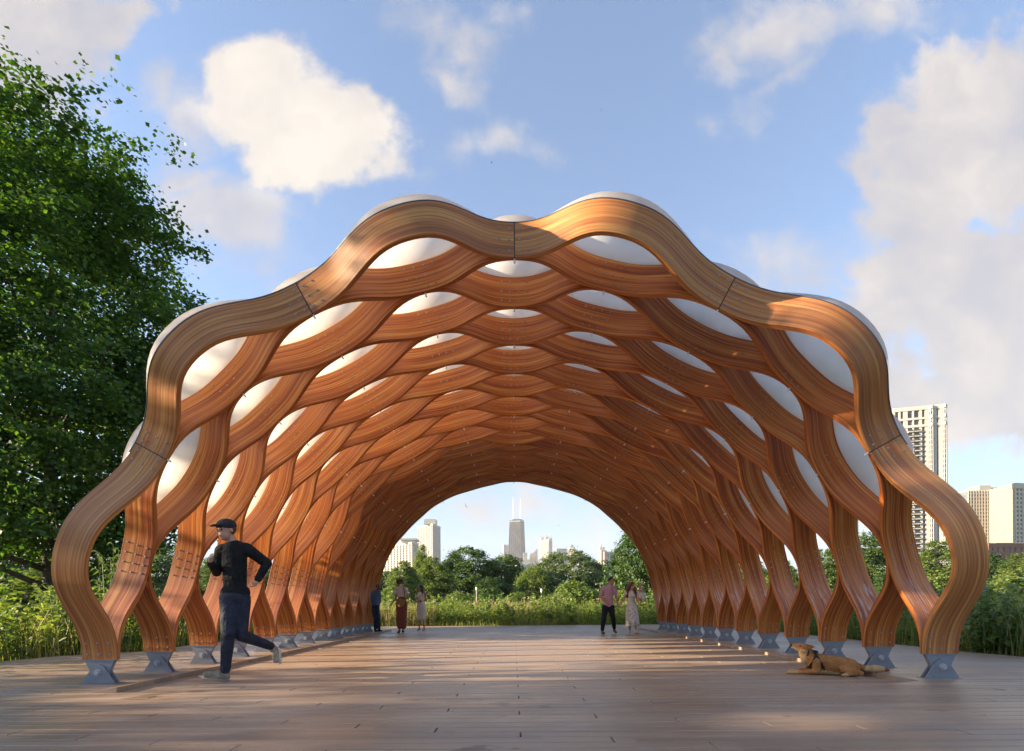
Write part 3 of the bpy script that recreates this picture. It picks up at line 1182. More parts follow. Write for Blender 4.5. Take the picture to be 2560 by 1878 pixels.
def off_deck(x, y, margin=.12):
    l = np.interp(y, np.linspace(-6, 21.1, 400), DLY)
    r = np.interp(y, np.linspace(-6, 21.1, 400), DRY)
    return (y > 21.06 + margin) | (x < l - margin) | (x > r + margin)


def sample_meadow():
    zones = [  # n, x0,x1,y0,y1,power
        (52000, -17, 17, 21.1, 27, 1.4), (26000, -30, 30, 25, 44, 1.2),
        (26000, -17, -7, 5.0, 22, 1.0), (12000, -34, -14, 8, 30, 1.0),
        (24000, 7.4, 15, 5.0, 22, 1.0), (14000, 13, 34, 8, 34, 1.0)]
    X, Y = [], []
    for z in zones:
        x, y = meadow_xy(*z)
        X.append(x)
        Y.append(y)
    X, Y = np.concatenate(X), np.concatenate(Y)
    k = off_deck(X, Y)
    return X[k], Y[k]


def blades(name, X, Y, h, w, mat, lean=.35):
    n = len(X)
    a = rg.uniform(0, 2 * math.pi, n)
    dx, dy = np.cos(a), np.sin(a)
    la = rg.uniform(0, 2 * math.pi, n)
    lx, ly = np.cos(la) * lean * h * rg.uniform(.2, 1.2, n), np.sin(la) * lean * h * rg.uniform(.2, 1.2, n)
    z0 = np.full(n, -.08)
    p = np.stack([X, Y, z0], 1)
    s = np.stack([dx * w, dy * w, np.zeros(n)], 1)
    m = p + np.stack([lx * .3, ly * .3, h * .55], 1)
    t = p + np.stack([lx, ly, h], 1)
    v = np.stack([p - s, p + s, m + s * .8, m - s * .8, t + s * .12, t - s * .12], 1).reshape(-1, 3)
    b = (np.arange(n) * 6)[:, None]
    f = np.concatenate([b + np.array([0, 1, 2, 3]), b + np.array([3, 2, 4, 5])], 0)
    u = rg.uniform(0, 1, n)
    cl = .5 + .5 * np.sin(X * .9 + 1.3 * np.sin(Y * .6)) * np.cos(Y * .55 + X * .2)
    uv1 = np.stack([u, cl], 1)
    uv = np.concatenate([np.repeat(uv1, 4, axis=0)] * 2, 0)
    o = obj(name, v, f, mat, None, uvs=uv)
    tag(o, kind='stuff')
    return o


X, Y = sample_meadow()
hh = np.clip(rg.normal(.60, .20, len(X)), .15, 1.15)
edge = np.clip((np.where(Y > 21, Y - 21.1, 3)) / 1.2, .35, 1)
blades('meadow_grass', X, Y, hh * edge, rg.uniform(.004, .010, len(X)) * (1 + np.maximum(0, Y - 12) * .05), GRASS)
X2, Y2 = sample_meadow()
k = (np.sin(X2 * .7 + 2) * np.cos(Y2 * .5 + X2 * .15) > .15) & (rg.uniform(0, 1, len(X2)) < .34)
X2, Y2 = X2[k], Y2[k]
blades('dry_seed_grass', X2, Y2, np.clip(rg.normal(.92, .14, len(X2)), .5, 1.3), rg.uniform(.003, .006, len(X2)) * (1 + np.maximum(0, Y2 - 12) * .06), STRAW, .25)


def forbs(name, pts, h, nl, leaf, mat, spread=.16, tall=None):
    """leafy upright plants: stems with leaves all the way up"""
    n = len(pts)
    hs = h * rg.uniform(.7, 1.2, n)
    t = rg.uniform(.12, 1.0, (n, nl))
    a = rg.uniform(0, 2 * math.pi, (n, nl))
    r = spread * (1.1 - .7 * t) * rg.uniform(.3, 1.1, (n, nl))
    st = rg.normal(size=(n, 1, 2)) * .08
    pos = np.stack([pts[:, None, 0] + r * np.cos(a) + st[..., 0] * t * 2, pts[:, None, 1] + r * np.sin(a) + st[..., 1] * t * 2, hs[:, None] * t - .06], 2).reshape(-1, 3)
    q = leaf_quads(rg, pos, leaf, .35, .42)
    o = leaves_object(name, q, rg.uniform(0, 1, len(pos)), np.repeat(rg.uniform(0, 1, n), nl), mat, None)
    tag(o, kind='stuff')
    return o


def pick(n, *z):
    x, y = meadow_xy(n, *z)
    k = off_deck(x, y, .2)
    return np.stack([x[k], y[k]], 1)


forbs('meadow_forbs', np.concatenate([pick(1500, -16, 16, 21.3, 26, 1.2), pick(1100, -26, 26, 26, 42, 1.0), pick(900, -16, -7, 6, 21, 1.0), pick(500, -30, -14, 8, 28, 1.0),
                                      pick(700, 7.6, 15, 6, 21, 1.0), pick(600, 14, 30, 8, 30, 1.0)]), .88, 34, .15, FORB)
forbs('tall_forbs', np.concatenate([pick(260, -16, 16, 22.5, 30, 1.0), pick(70, -13, -8.6, 8, 16, 1.0), pick(90, 8.0, 13, 7.5, 16, 1.0)]), 1.22, 46, .19, FORB, .2)


def blooms(name, pts, h, mat, r):
    mb_v, mb_f = [], []
    for i, (x, y) in enumerate(pts):
        z = h * rg.uniform(.85, 1.15)
        for j in range(5):
            c = np.array([x, y, z]) + rg.normal(size=3) * r * .9
            b = len(mb_v)
            for vv in ((1, 0, 0), (0, 1, 0), (-1, 0, 0), (0, -1, 0), (0, 0, .8), (0, 0, -.5)):
                mb_v.append(c + np.array(vv) * r * rg.uniform(.6, 1.1))
            mb_f += [(b, b + 1, b + 4), (b + 1, b + 2, b + 4), (b + 2, b + 3, b + 4), (b + 3, b, b + 4), (b + 1, b, b + 5), (b + 2, b + 1, b + 5), (b + 3, b + 2, b + 5), (b, b + 3, b + 5)]
    o = obj(name, mb_v, mb_f, mat)
    tag(o, kind='stuff')


blooms('pink_flower_heads', np.concatenate([pick(34, -12, 12, 21.6, 28, 1.0), pick(16, -13, -8, 7, 14, 1.0)]), 1.0, BLOOM, .028)
blooms('violet_flower_heads', pick(26, 8.2, 13, 7, 14, 1.0), 1.05, VIOLET, .018)
blooms('cream_flower_heads', np.concatenate([pick(160, -14, 14, 23, 30, 1.0), pick(30, -13, -8, 7, 14, 1.0)]), 1.02, YELLOWISH, .03)


# low shrubs between meadow and trees, one thing each
def shrub_data(mat, n=150, leaf=.15):
    return tdata(mat, 2.0, [(.1, 1.0), (.7, 1.35), (1.3, 1.15), (1.8, .6), (2.1, .2)], .06, n, 44, leaf, .34, None, shell=.3, lobes=10, trunk_top=.6)


SH1, SH2, SH3 = shrub_data(LEAF_B), shrub_data(FORB, 170, .13), shrub_data(LEAF_A)
shr = [(SH2, 905 + 60, 1478, 30, 'round leafy shrub left of the woman carrying the pouch'),
       (SH1, 1150, 1478, 40, 'mid green shrub in front of the broad dark tree'),
       (SH3, 1226, 1470, 44, 'dark green shrub below the dark tapering skyscraper, left of the lamp'),
       (SH2, 1290, 1482, 36, 'leafy shrub below the pale willow'),
       (SH1, 1372, 1486, 34, 'pale shrub right of the white lamp post'),
       (SH2, 1440, 1452, 36, 'yellow green shrub in front of the big oak'),
       (SH1, 1496, 1478, 36, 'pale shrub behind the man in the pink shirt'),
       (SH1, 1560, 1474, 30, 'pale shrub behind the woman in the floral dress'),
       (SH2, 1640, 1470, 27, 'leafy shrub right of the baby beyond the deck'),
       (SH1, 60, 1440, 16, 'pale yellow green shrub at the left edge in front of the trees'),
       (SH2, 200, 1470, 12.5, 'leafy shrub touching the nearest left rib from behind'),
       (SH1, 470, 1490, 17, 'leafy shrub seen between the second and third left feet'),
       (SH3, 640, 1490, 20, 'green shrub seen behind the runner between the left feet'),
       (SH2, 2300, 1462, 20, 'leafy shrub inside the nearest right loop'),
       (SH1, 2440, 1455, 22, 'pale green shrub right of the nearest right rib'),
       (SH1, 2540, 1440, 24, 'pale green shrub at the right edge'),
       (SH3, 2150, 1478, 20, 'green shrub seen between the first two right feet'),
       (SH2, 2010, 1480, 22, 'green shrub seen behind the dog between the right feet')]
for i, (d, px, py, Y_, lab) in enumerate(shr):
    b, t = at(px, 1500, Y_), at(px, py, Y_)
    s_ = max(.35, (t.z + .08) / 2.1)
    place_tree('shrub', d, (b.x, Y_, -.08), i * 1.3, (s_ * 1.1, s_ * 1.1, s_), lab, 'shrubs round the meadow', cat='shrub')


# big-leaved plants standing close to the deck edge
def big_leaf_plant(loc, h, seed, label, nst=5):
    r_ = np.random.default_rng(seed)
    root = empty('tall_leafy_plant', loc)
    tag(root, label, 'plant', 'tall leafy plants beside the deck')
    st, lf, uu = MB(), [], []
    for i in range(nst):
        a = r_.uniform(0, 6.28)
        rr = r_.uniform(.05, .28)
        hh_ = h * r_.uniform(.75, 1.05)
        p0 = Vector((rr * math.cos(a), rr * math.sin(a), 0))
        p1 = Vector((rr * 1.8 * math.cos(a), rr * 1.8 * math.sin(a), hh_))
        st.tube([p0, p0.lerp(p1, .5) + Vector((.02, 0, 0)), p1], [.012, .009, .005], 5)
        for j in range(16):
            t = .15 + .85 * j / 15
            c = p0.lerp(p1, t)
            aa = j * 2.4 + r_.uniform(-.3, .3)
            L = (.27 - .13 * t) * r_.uniform(.8, 1.2)
            w = L * .24
            d = Vector((math.cos(aa), math.sin(aa), .35 * (t - .2)))
            sd = Vector((-math.sin(aa), math.cos(aa), 0)) * w
            m = c + d * L * .5 + Vector((0, 0, .03))
            e = c + d * L + Vector((0, 0, -.06))
            b = len(lf)
            lf += [c, m + sd, e, m - sd]
            uu += [(r_.uniform(0, 1), r_.uniform(0, 1))] * 4
    st.build('stem', BARK if False else FORBSTEM, root)
    lfo = obj('leaves', lf, np.arange(len(lf)).reshape(-1, 4), FORB, root, uvs=uu)
    lfo['kind'] = 'stuff'
    return root


FORBSTEM = principled('green_stem', (.10, .15, .04), .7)
for i, (px, Y_, h, lab) in enumerate([
        (275, 10.4, 2.15, 'tall broad leaved plant inside the nearest left loop'),
        (300, 11.6, 1.9, 'broad leaved plant just right of the tallest one in the left loop'),
        (150, 10.2, 1.5, 'broad leaved plant left of the nearest left rib'),
        (178, 10.9, 1.35, 'second broad leaved plant left of the nearest left rib'),
        (410, 13.0, 1.5, 'broad leaved plant between the first and second left feet'),
        (2474, 8.9, 1.15, 'clump of upright leafy stems right of the nearest right foot'),
        (2520, 9.1, 1.05, 'clump of upright leafy stems near the right edge by the deck'),
        (2430, 10.2, 1.1, 'leafy stems just behind the nearest right rib'),
        (2300, 12.5, 1.1, 'leafy stems inside the nearest right loop')]):
    c = at(px, 1500, Y_)
    big_leaf_plant((c.x, Y_, -.08), h, 50 + i, lab, 8)


ly = rg.uniform(2.9, 16, 150)
lx = rg.uniform(-1, 1, 150) * np.minimum(ly * .95, 7.0)
lq = leaf_quads(rg, np.stack([lx, ly, np.full(150, .006)], 1), .045, 4.0, .7)
lq[:, :, 2] = np.clip(lq[:, :, 2], .003, .014)
tag(leaves_object('fallen_leaves', lq, rg.uniform(0, 1, 150), rg.uniform(0, 1, 150), STRAW, None), kind='stuff')

# ------------------------------------------------------------------ path lamps in the meadow
def lamp(px, top, Y_, label):
    t = at(px, top, Y_)
    root = empty('path_lamp', (t.x, Y_, -.08))
    tag(root, label, 'lamp post', 'slim lamp posts in the meadow')
    m = MB()
    m.tube([(0, 0, 0), (0, 0, t.z - .12)], [.032, .028], 8)
    m.build('pole', BOLT, root)
    m = MB()
    m.tube([(0, 0, t.z - .14), (0, 0, t.z - .02), (0, 0, t.z + .06)], [.05, .062, .055], 10)
    m.build('lamp_head', WHITE, root)


lamp(1191.3, 1467, 33, 'slim grey lamp post in the meadow left of the skyscraper')
lamp(1354, 1471, 30, 'slim white lamp post in the meadow in front of the willow')

# ================================================================== buildings
HAZY = {}
CREAM = principled('cream_concrete', (.56, .50, .40), .85, var=.06, vscale=.05)
PALEC = principled('pale_concrete', (.52, .50, .45), .85, var=.06, vscale=.05)
GREYC = principled('grey_concrete', (.42, .42, .42), .85, var=.06, vscale=.05)
PINKC = principled('pinkish_granite', (.46, .33, .27), .8, var=.08, vscale=.05)
BRICK = principled('red_brick', (.26, .12, .08), .9, var=.15, vscale=.3)
BRONZE = principled('dark_bronze_metal', (.055, .055, .058), .5, .2)
BRONZE2 = principled('bronze_column', (.065, .065, .07), .5, .2)
GLASS = principled('window_glass', (.13, .15, .175), .15, 0, .6, var=.35, vscale=.25)
ENDW = principled('tan_panel', (.30, .265, .215), .9, var=.05, vscale=.3)
TOWERG = principled('bronze_glass', (.12, .105, .09), .2, 0, .5, var=.4, vscale=.4)
BLUEG = principled('blue_glass', (.16, .27, .36), .12, 0, .6, var=.2, vscale=.08)
COPPER = principled('green_copper', (.13, .22, .18), .7)


def wall_frame(p0, p1):
    d = Vector((p1[0] - p0[0], p1[1] - p0[1], 0))
    L = d.length
    d.normalize()
    n = Vector((d.y, -d.x, 0))      # outward when walking p0 -> p1 with the street on the right
    return d, n, L


def fbox(mb, p0, d, n, a, b, z0, z1, o0, o1, mi=0):
    P = Vector((p0[0], p0[1], 0))
    vs = []
    for z in (z0, z1):
        for (t, o) in ((a, o1), (b, o1), (b, o0), (a, o0)):
            q = P + d * t + n * o
            vs.append((q.x, q.y, z))
    mb.add(vs, [(0, 3, 2, 1), (4, 5, 6, 7), (0, 1, 5, 4), (1, 2, 6, 5), (2, 3, 7, 6), (3, 0, 4, 7)], mi)


def tower(name, label, xl, xc, xr, D, top, dl, dr, wall, glass=None, piers=(8, 5), floors=30, pw=.35, bh=.35, z0=0.0, top_l=None, crown=None, cat='building', proud=.5, group=None, parapet=2.5):
    """two visible faces meeting at pixel column xc, D metres away; dl/dr: how much farther the outer corners lie"""
    pc = at(xc, top, D)
    pl = at(xl, 1500, D + dl)
    pr = at(xr, 1500, D + dr)
    h = pc.z
    A, B, C = (pl.x, pl.y), (pc.x, pc.y), (pr.x, pr.y)
    Dk = (A[0] + C[0] - B[0], A[1] + C[1] - B[1])
    if Dk[1] < B[1] + 3:
        Dk = ((A[0] + C[0]) / 2, max(A[1], C[1]) + 20)
    root = empty(name, (B[0], B[1], 0))
    tag(root, label, cat, group)
    loc = lambda p: (p[0] - B[0], p[1] - B[1])
    a, b, c, dk = loc(A), loc(B), loc(C), loc(Dk)
    mb = MB()
    mb.prism_z([a, b, c, dk], z0, h)
    mb.build('window_wall', glass or GLASS, root)
    g = MB()
    for (p, q, npier) in ((a, b, piers[0]), (b, c, piers[1])):
        d, n, L = wall_frame(p, q)
        if L < 1:
            continue
        fw = pw * L / max(npier, 1)
        for i in range(npier + 1):
            t = L * i / max(npier, 1)
            fbox(g, p, d, n, max(0, t - fw / 2), min(L, t + fw / 2), z0, h - .1, .0, proud)
        fh = (h - z0) / floors
        for i in range(floors):
            fbox(g, p, d, n, 0, L, z0 + fh * i, z0 + fh * (i + bh), .0, proud * .7)
        fbox(g, p, d, n, -.2, L + .2, h - parapet, h + .5, .0, proud * 1.3)
    tag(g.build('facade_frame', wall, root), kind='stuff')
    rf = MB()
    rf.prism_z([a, b, c, dk], h + .02, h + .6)
    rf.build('roof', wall, root)
    return root, h, (a, b, c, dk)


def roof_box(root, D, xa, xb, ytop, z0, mat, depth=12, name='penthouse', yoff=4):
    p, q = at(xa, ytop, D + yoff), at(xb, ytop, D + yoff)
    m = MB()
    m.box(p.x - root.location.x, q.x - root.location.x, yoff, yoff + depth, z0, p.z)
    return m.build(name, mat, root)


# right-hand apartment tower
def apartment_tower():
    D = 270
    pl, pc, pr = at(2214, 1500, D + 26), at(2232, 1027, D), at(2368, 1500, D - 6)
    root = empty('apartment_tower', (pc.x, D, 0))
    tag(root, 'tall pale apartment tower with balconies and dark bay windows behind the right rib', 'building')
    h = at(2368, 1014, D - 6).z
    a, b, c = (pl.x - pc.x, 26), (0, 0), (pr.x - pc.x, -6)
    dk = (a[0] + c[0], a[1] + c[1])
    m = MB()
    m.prism_z([a, b, c, dk], 0, h)
    m.build('window_wall', TOWERG, root)
    d, n, L = wall_frame(b, c)
    fl = h / 40
    w = MB()
    for t0, t1 in ((0, .03), (.10, .135), (.19, .27), (.365, .39), (.495, .54), (.60, .655), (.765, .815), (.84, .905)):
        fbox(w, b, d, n, L * t0, L * t1, 0, h, 0, .9)
    for z0, z1 in ((h - 1.3, h + .6), (h - 6.0, h - 5.0), (h - 9.8, h - 8.6)):
        fbox(w, b, d, n, -.2, L + .2, z0, z1, 0, 1.1)
    d2, n2, L2 = wall_frame(a, b)
    for i in range(7):
        fbox(w, a, d2, n2, L2 * i / 6 - .5, L2 * i / 6 + .5, 0, h, 0, .6)
    w.build('white_wall', PALEC, root)
    fb, bal, rail = MB(), MB(), MB()
    for i in range(1, 40):
        z = fl * i
        if z < h - 9.8:
            fbox(fb, b, d, n, 0, L, z, z + .28, 0, .25)
            for t0, t1 in ((.27, .365), (.39, .495)):
                fbox(bal, b, d, n, L * t0, L * t1, z, z + .35, 0, 1.9)
                fbox(rail, b, d, n, L * t0, L * t1, z + .35, z + 1.15, 1.75, 1.85)
    tag(fb.build('floor_bands', GREYC, root), kind='stuff')
    tag(bal.build('balconies', PALEC, root), kind='stuff')
    tag(rail.build('balcony_rails', BRONZE2, root), kind='stuff')
    for t in (.71, .955):
        P = Vector((b[0], b[1], 0)) + d * (L * t)
        q = MB()
        w_ = L * .047
        for i in range(40):
            for (rr, oo, z0, z1, mi) in ((w_, 1.5, fl * i + .45, fl * (i + 1), 0), (w_ * 1.06, 1.65, fl * i, fl * i + .45, 1 if i > 36 else 2)):
                ring = [P + d * (rr * math.cos(x_)) + n * (.2 + oo * math.sin(x_)) for x_ in np.linspace(0, math.pi, 7)]
                q.prism_z([(r_.x, r_.y) for r_ in ring][::-1], z0, z1, mi)
        for zz in (h - 1.3, h - 6.0, h - 9.8):
            ring = [P + d * (w_ * 1.12 * math.cos(x_)) + n * (.3 + 1.9 * math.sin(x_)) for x_ in np.linspace(0, math.pi, 7)]
            q.prism_z([(r_.x, r_.y) for r_ in ring][::-1], zz, zz + 1.5, 1)
        for x_ in (0.5, 1.2, 1.95, 2.65):
            e_ = P + d * (w_ * 1.04 * math.cos(x_)) + n * (.25 + 1.58 * math.sin(x_))
            q.tube([(e_.x, e_.y, 0), (e_.x, e_.y, h)], [.16, .16], 4, 2)
        q.build('bay_window', [TOWERG, PALEC, GREYC], root)
    m = MB()
    m.prism_z([a, b, c, dk], h + .02, h + .7)
    m.build('roof', PALEC, root)


apartment_tower()


def wide_block():
    D = 330
    A_, B_ = at(2419, 1252, D), at(2474, 1227, D)
    C_ = at(2538, 1231, D - 18)
    root = empty('apartment_block', (B_.x, D, 0))
    tag(root, 'wide cream apartment block with a blank sunlit end wall and rooftop boxes', 'building')
    h = B_.z
    a, b, c = (A_.x - B_.x, 0), (0, 0), (C_.x - B_.x, -18)
    m = MB()
    m.prism_z([a, b, c, (c[0] + 14, c[1]), (c[0] + 14, 26), (a[0], 26)], 0, h)
    m.build('window_wall', GLASS, root)
    f = MB()
    d, n, L = wall_frame(a, b)
    for i in range(9):
        t = L * i / 8
        fbox(f, a, d, n, max(0, t - .35), min(L, t + .35), 0, h, 0, .6)
    for i in range(31):
        fbox(f, a, d, n, 0, L, h * i / 31, h * i / 31 + .9, 0, .4)
    tag(f.build('facade_frame', CREAM, root), kind='stuff')
    m = MB()
    d, n, L = wall_frame(b, c)
    fbox(m, b, d, n, .02, L - .02, 0, h + .4, 0, .8)
    m.build('end_wall', ENDW, root)
    m = MB()
    m.prism_z([a, b, c, (c[0] + 14, c[1]), (c[0] + 14, 26), (a[0], 26)], h + .02, h + .5)
    m.build('roof', CREAM, root)
    for xa, xb, yt in ((2448, 2478, 1218), (2484, 2512, 1222)):
        p, q_ = at(xa, yt, D + 4), at(xb, yt, D + 4)
        k = MB()
        k.box(p.x - B_.x, q_.x - B_.x, 4, 12, h + .5, p.z + 1)
        k.build('rooftop_box', CREAM, root)


wide_block()
tower('apartment_block', 'cream apartment block with square windows at the right edge', 2536, 2537, 2620, 300, 1210, 1, 6, CREAM, piers=(1, 9), floors=27, pw=.35, bh=.42)
r_, h_, _c = tower('brick_building', 'long low brick building below the cream block at the right', 2455, 2470, 2700, 190, 1362, 8, 4, BRICK, piers=(2, 16), floors=4, pw=.55, bh=.5, proud=.3, parapet=1)
roof_box(r_, 190, 2490, 2560, 1357, h_, GREYC, 8, 'rooftop_box')
tower('apartment_tower', 'narrow pale tower glimpsed between the right ribs', 2118, 2122, 2146, 420, 1290, 6, 4, PALEC, piers=(2, 4), floors=30)
# left pair of lake shore towers
r_, h_, _c = tower('residential_tower', 'cream tower with slender piers and a flared rooftop at the far left of the arch', 940, 1031, 1046, 900, 1356, 60, 25, CREAM, piers=(12, 4), floors=26, pw=.34, bh=.16, proud=1.2)
roof_box(r_, 900, 1004, 1037, 1349, h_, CREAM, 24)
roof_box(r_, 900, 1000, 1041, 1346, h_ + 4.2, CREAM, 30, 'flared_roof', 1)
r_, h_, _c = tower('residential_tower', 'tall gridded blue grey tower with a pale rooftop box', 1047, 1082, 1101.5, 1150, 1310, 45, 45, PALEC, piers=(9, 7), floors=44, pw=.17, bh=.18, proud=1.0)
roof_box(r_, 1150, 1060, 1089, 1298, h_, CREAM, 26)


def tapered_skyscraper():
    D = 2180
    zt = at(1290, 1299.8, D).z
    zr = at(1290, 1296.5, D).z
    xb0, xb1 = at(1266.5, 1509, D).x, at(1318.5, 1509, D).x
    xt0, xt1 = at(1274.2, 1300, D).x, at(1309.8, 1300, D).x
    cb, ct = (xb0 + xb1) / 2, (xt0 + xt1) / 2
    root = empty('skyscraper', (cb, D, 0))
    tag(root, 'dark tapering skyscraper with cross bracing and two tall white antennas', 'skyscraper')
    # plan: long face left, short face right, corner at pixel 1303 (top 1300)
    def ring(t, grow=0.0):
        w = (xb1 - xb0) * (1 - t) + (xt1 - xt0) * t + grow * 2
        c = cb + (ct - cb) * t
        l, r = c - w / 2, c + w / 2
        k = l + w * .745
        dep = w * .32
        return [(l, D + dep * .75), (k, D - grow), (r, D + dep), (l + (r - k), D + dep * 1.9)]
    def loc(p): return (p[0] - cb, p[1] - D)
    b, t = [loc(p) for p in ring(0)], [loc(p) for p in ring(1)]
    m = MB()
    m.add([(x, y, 0) for x, y in b] + [(x, y, zt) for x, y in t], [(3, 2, 1, 0), (4, 5, 6, 7), (0, 1, 5, 4), (1, 2, 6, 5), (2, 3, 7, 6), (3, 0, 4, 7)])
    m.build('tower_body', BRONZE, root)

    def pt(face, s, tt, off=1.2):
        p0, p1 = (ring(tt)[face], ring(tt)[face + 1])
        x, y = p0[0] + (p1[0] - p0[0]) * s, p0[1] + (p1[1] - p0[1]) * s
        return Vector((x - cb, y - D - off, zt * tt))
    f = MB()
    for face, nc in ((0, 6), (1, 4)):
        for i in range(nc + 1):
            f.tube([pt(face, i / nc, 0), pt(face, i / nc, 1)], [1.3, 1.1], 4)
        tiers = 5.5
        lv = [i / tiers for i in range(6)] + [1.0]
        for i in range(6):
            a_, c_ = lv[i], lv[i + 1]
            f.tube([pt(face, 0, a_, 1.6), pt(face, 1 if i < 5 else .5, c_, 1.6)], [1.5, 1.5], 4)
            f.tube([pt(face, 1, a_, 1.6), pt(face, 0 if i < 5 else .5, c_, 1.6)], [1.5, 1.5], 4)
        for i in range(100):
            tt = i / 100
            f.tube([pt(face, 0, tt, .8), pt(face, 1, tt, .8)], [.55, .55], 4, cap=False)
        for tt in (.895, .91, .925, .94, .955):
            f.tube([pt(face, 0, tt, 1.4), pt(face, 1, tt, 1.4)], [1.6, 1.6], 4)
    tag(f.build('facade_frame', BRONZE2, root), kind='stuff')
    m = MB()
    for face in (0, 1):
        m.tube([pt(face, 0, .985, 1.5), pt(face, 1, .985, 1.5)], [2.4, 2.4], 4)
    m.build('crown_band', GREYC, root)
    m = MB()
    p, q_ = at(1281.5, 1297, D + 18), at(1305.3, 1297, D + 18)
    m.box(p.x - cb, q_.x - cb, 14, 34, zt, zr)
    m.build('roof_box', BRONZE2, root)
    for px, top in ((1282.7, 1243), (1301.4, 1247)):
        p, q2 = at(px, 1298, D + 22), at(px, top, D + 22)
        a = MB()
        x = p.x - cb
        zz = [zr, zr + (q2.z - zr) * .3, zr + (q2.z - zr) * .32, zr + (q2.z - zr) * .7, q2.z]
        a.tube([(x, 22, z) for z in zz], [1.5, 1.3, .9, .7, .3], 8)
        a.build('antenna', WHITE, root)


tapered_skyscraper()
tower('office_tower', 'narrow white tower with dark slots peeking left of the tapering skyscraper', 1258.5, 1259, 1272, 2500, 1361.5, 5, 20, PALEC, piers=(1, 6), floors=30, pw=.5, bh=.12, proud=1.5, parapet=6)


def slanted_tower():
    D = 1900
    A_, B_ = at(1323.8, 1381, D), at(1343.8, 1371.8, D)
    root = empty('slanted_roof_tower', (A_.x, D, 0))
    tag(root, 'pale tower with a sloping roof rising to the right', 'building')
    w = B_.x - A_.x
    m = MB()
    m.prism([(0, 0), (w, 0), (w, B_.z), (w * .45, A_.z - 2), (0, A_.z - 6)], 0, 30)
    m.build('tower_body', PINKC, root)
    g = MB()
    for i in range(7):
        x = w * i / 6
        g.box(x - .5, x + .5, -1, 0, 0, A_.z - 14)
    tag(g.build('pier', CREAM, root), kind='stuff')


slanted_tower()
r_, h_, _c = tower('white_building', 'white terraced block at the foot of the tapering skyscraper', 1290, 1294, 1334, 620, 1412, 6, 6, PALEC, piers=(1, 8), floors=12, pw=.2, bh=.5)
roof_box(r_, 620, 1296, 1324, 1399, h_, PALEC, 12, 'upper_terrace')
roof_box(r_, 620, 1308, 1318, 1382, h_, PALEC, 8, 'stair_tower', 6)


def lantern_tower():
    D = 2050
    root, h, (a, b, c, dk) = tower('lantern_tower', 'pale stone tower topped by pointed lantern turrets', 1351.5, 1372, 1380.6, D, 1349, 20, 40, PALEC, piers=(9, 5), floors=45, pw=.5, bh=.12, proud=1.8, parapet=8)
    for (px, top, yo) in ((1355.8, 1336.5, 10), (1367.7, 1335.6, 2), (1376.5, 1338.5, 22), (1364, 1338.5, 40)):
        p = at(px, top, D + yo)
        x = p.x - root.location.x
        w = 5.6
        t = MB()
        t.box(x - w, x + w, yo, yo + 2 * w, h, p.z - 10)
        for q_ in (-.7, 0, .7):
            t.box(x + q_ * w - .8, x + q_ * w + .8, yo - .6, yo, h, p.z - 11)
        t.build('turret', CREAM, root)
        s = MB()
        y_ = yo + w
        s.add([(x - w, yo, p.z - 10), (x + w, yo, p.z - 10), (x + w, yo + 2 * w, p.z - 10), (x - w, yo + 2 * w, p.z - 10), (x, y_, p.z - .5)],
              [(3, 2, 1, 0), (0, 1, 4), (1, 2, 4), (2, 3, 4), (3, 0, 4)])
        s.tube([(x, y_, p.z - 3), (x, y_, p.z + 4)], [.5, .2], 5)
        s.build('turret_roof', GREYC, root)


lantern_tower()
tower('office_tower', 'grey tower with a dark notched crown behind the oak', 1391, 1392, 1418, 2300, 1372, 4, 10, GREYC, piers=(1, 8), floors=20, pw=.35, bh=.35, proud=1.5)


def pyramid_tower():
    D = 2400
    root, h, (a, b, c, dk) = tower('pyramid_top_tower', 'tan tower with a green pyramid roof', 1421.5, 1434, 1439, D, 1372, 10, 20, CREAM, piers=(6, 3), floors=30, pw=.45, bh=.25, proud=1.5)
    p = at(1430, 1360.8, D + 12)
    x = p.x - root.location.x
    m = MB()
    m.box(x - 11, x + 11, 4, 26, h, h + 7)
    m.build('upper_stage', CREAM, root)
    m = MB()
    m.add([(x - 9, 5, h + 7), (x + 9, 5, h + 7), (x + 9, 25, h + 7), (x - 9, 25, h + 7), (x, 15, p.z + 2)], [(3, 2, 1, 0), (0, 1, 4), (1, 2, 4), (2, 3, 4), (3, 0, 4)])
    m.build('pyramid_roof', COPPER, root)


pyramid_tower()
tower('office_tower', 'pale rounded tower right of the green pyramid roof', 1440, 1449, 1455.6, 2300, 1377, 10, 16, PALEC, piers=(4, 3), floors=25, pw=.4, bh=.3, proud=1.5)
tower('office_tower', 'small white tower above the oak, right side', 1477, 1478, 1492, 1500, 1401, 4, 10, PALEC, piers=(1, 6), floors=16, pw=.3, bh=.35, proud=1.2)
r_, h_, _c = tower('stepped_tower', 'stepped stone tower behind the pinkish tower at the right end of the skyline', 1495.5, 1503, 1517, 1300, 1376, 12, 8, CREAM, piers=(4, 6), floors=34, pw=.4, bh=.3, proud=1)
roof_box(r_, 1300, 1499, 1512, 1368, h_, CREAM, 10, 'upper_stage')
roof_box(r_, 1300, 1501, 1505, 1362, h_, CREAM, 5, 'pinnacle', 6)
r_, h_, _c = tower('pink_tower', 'pinkish stone tower with a blue glass strip behind the dark maple', 1509.5, 1511, 1546, 950, 1380, 3, 6, PINKC, piers=(1, 2), floors=40, pw=1.2, bh=.9, proud=.4)
m = MB()
d, n, L = wall_frame(_c[1], _c[2])
fbox(m, _c[1], d, n, L * .27, L * .54, 0, h_ - 4, .3, 1.5)
m.build('glass_strip', BLUEG, r_)
tower('cream_block', 'plain cream block below the pinkish tower', 1487.6, 1489, 1510.5, 700, 1413, 3, 4, CREAM, piers=(1, 3), floors=9, pw=.9, bh=.8, proud=.4)
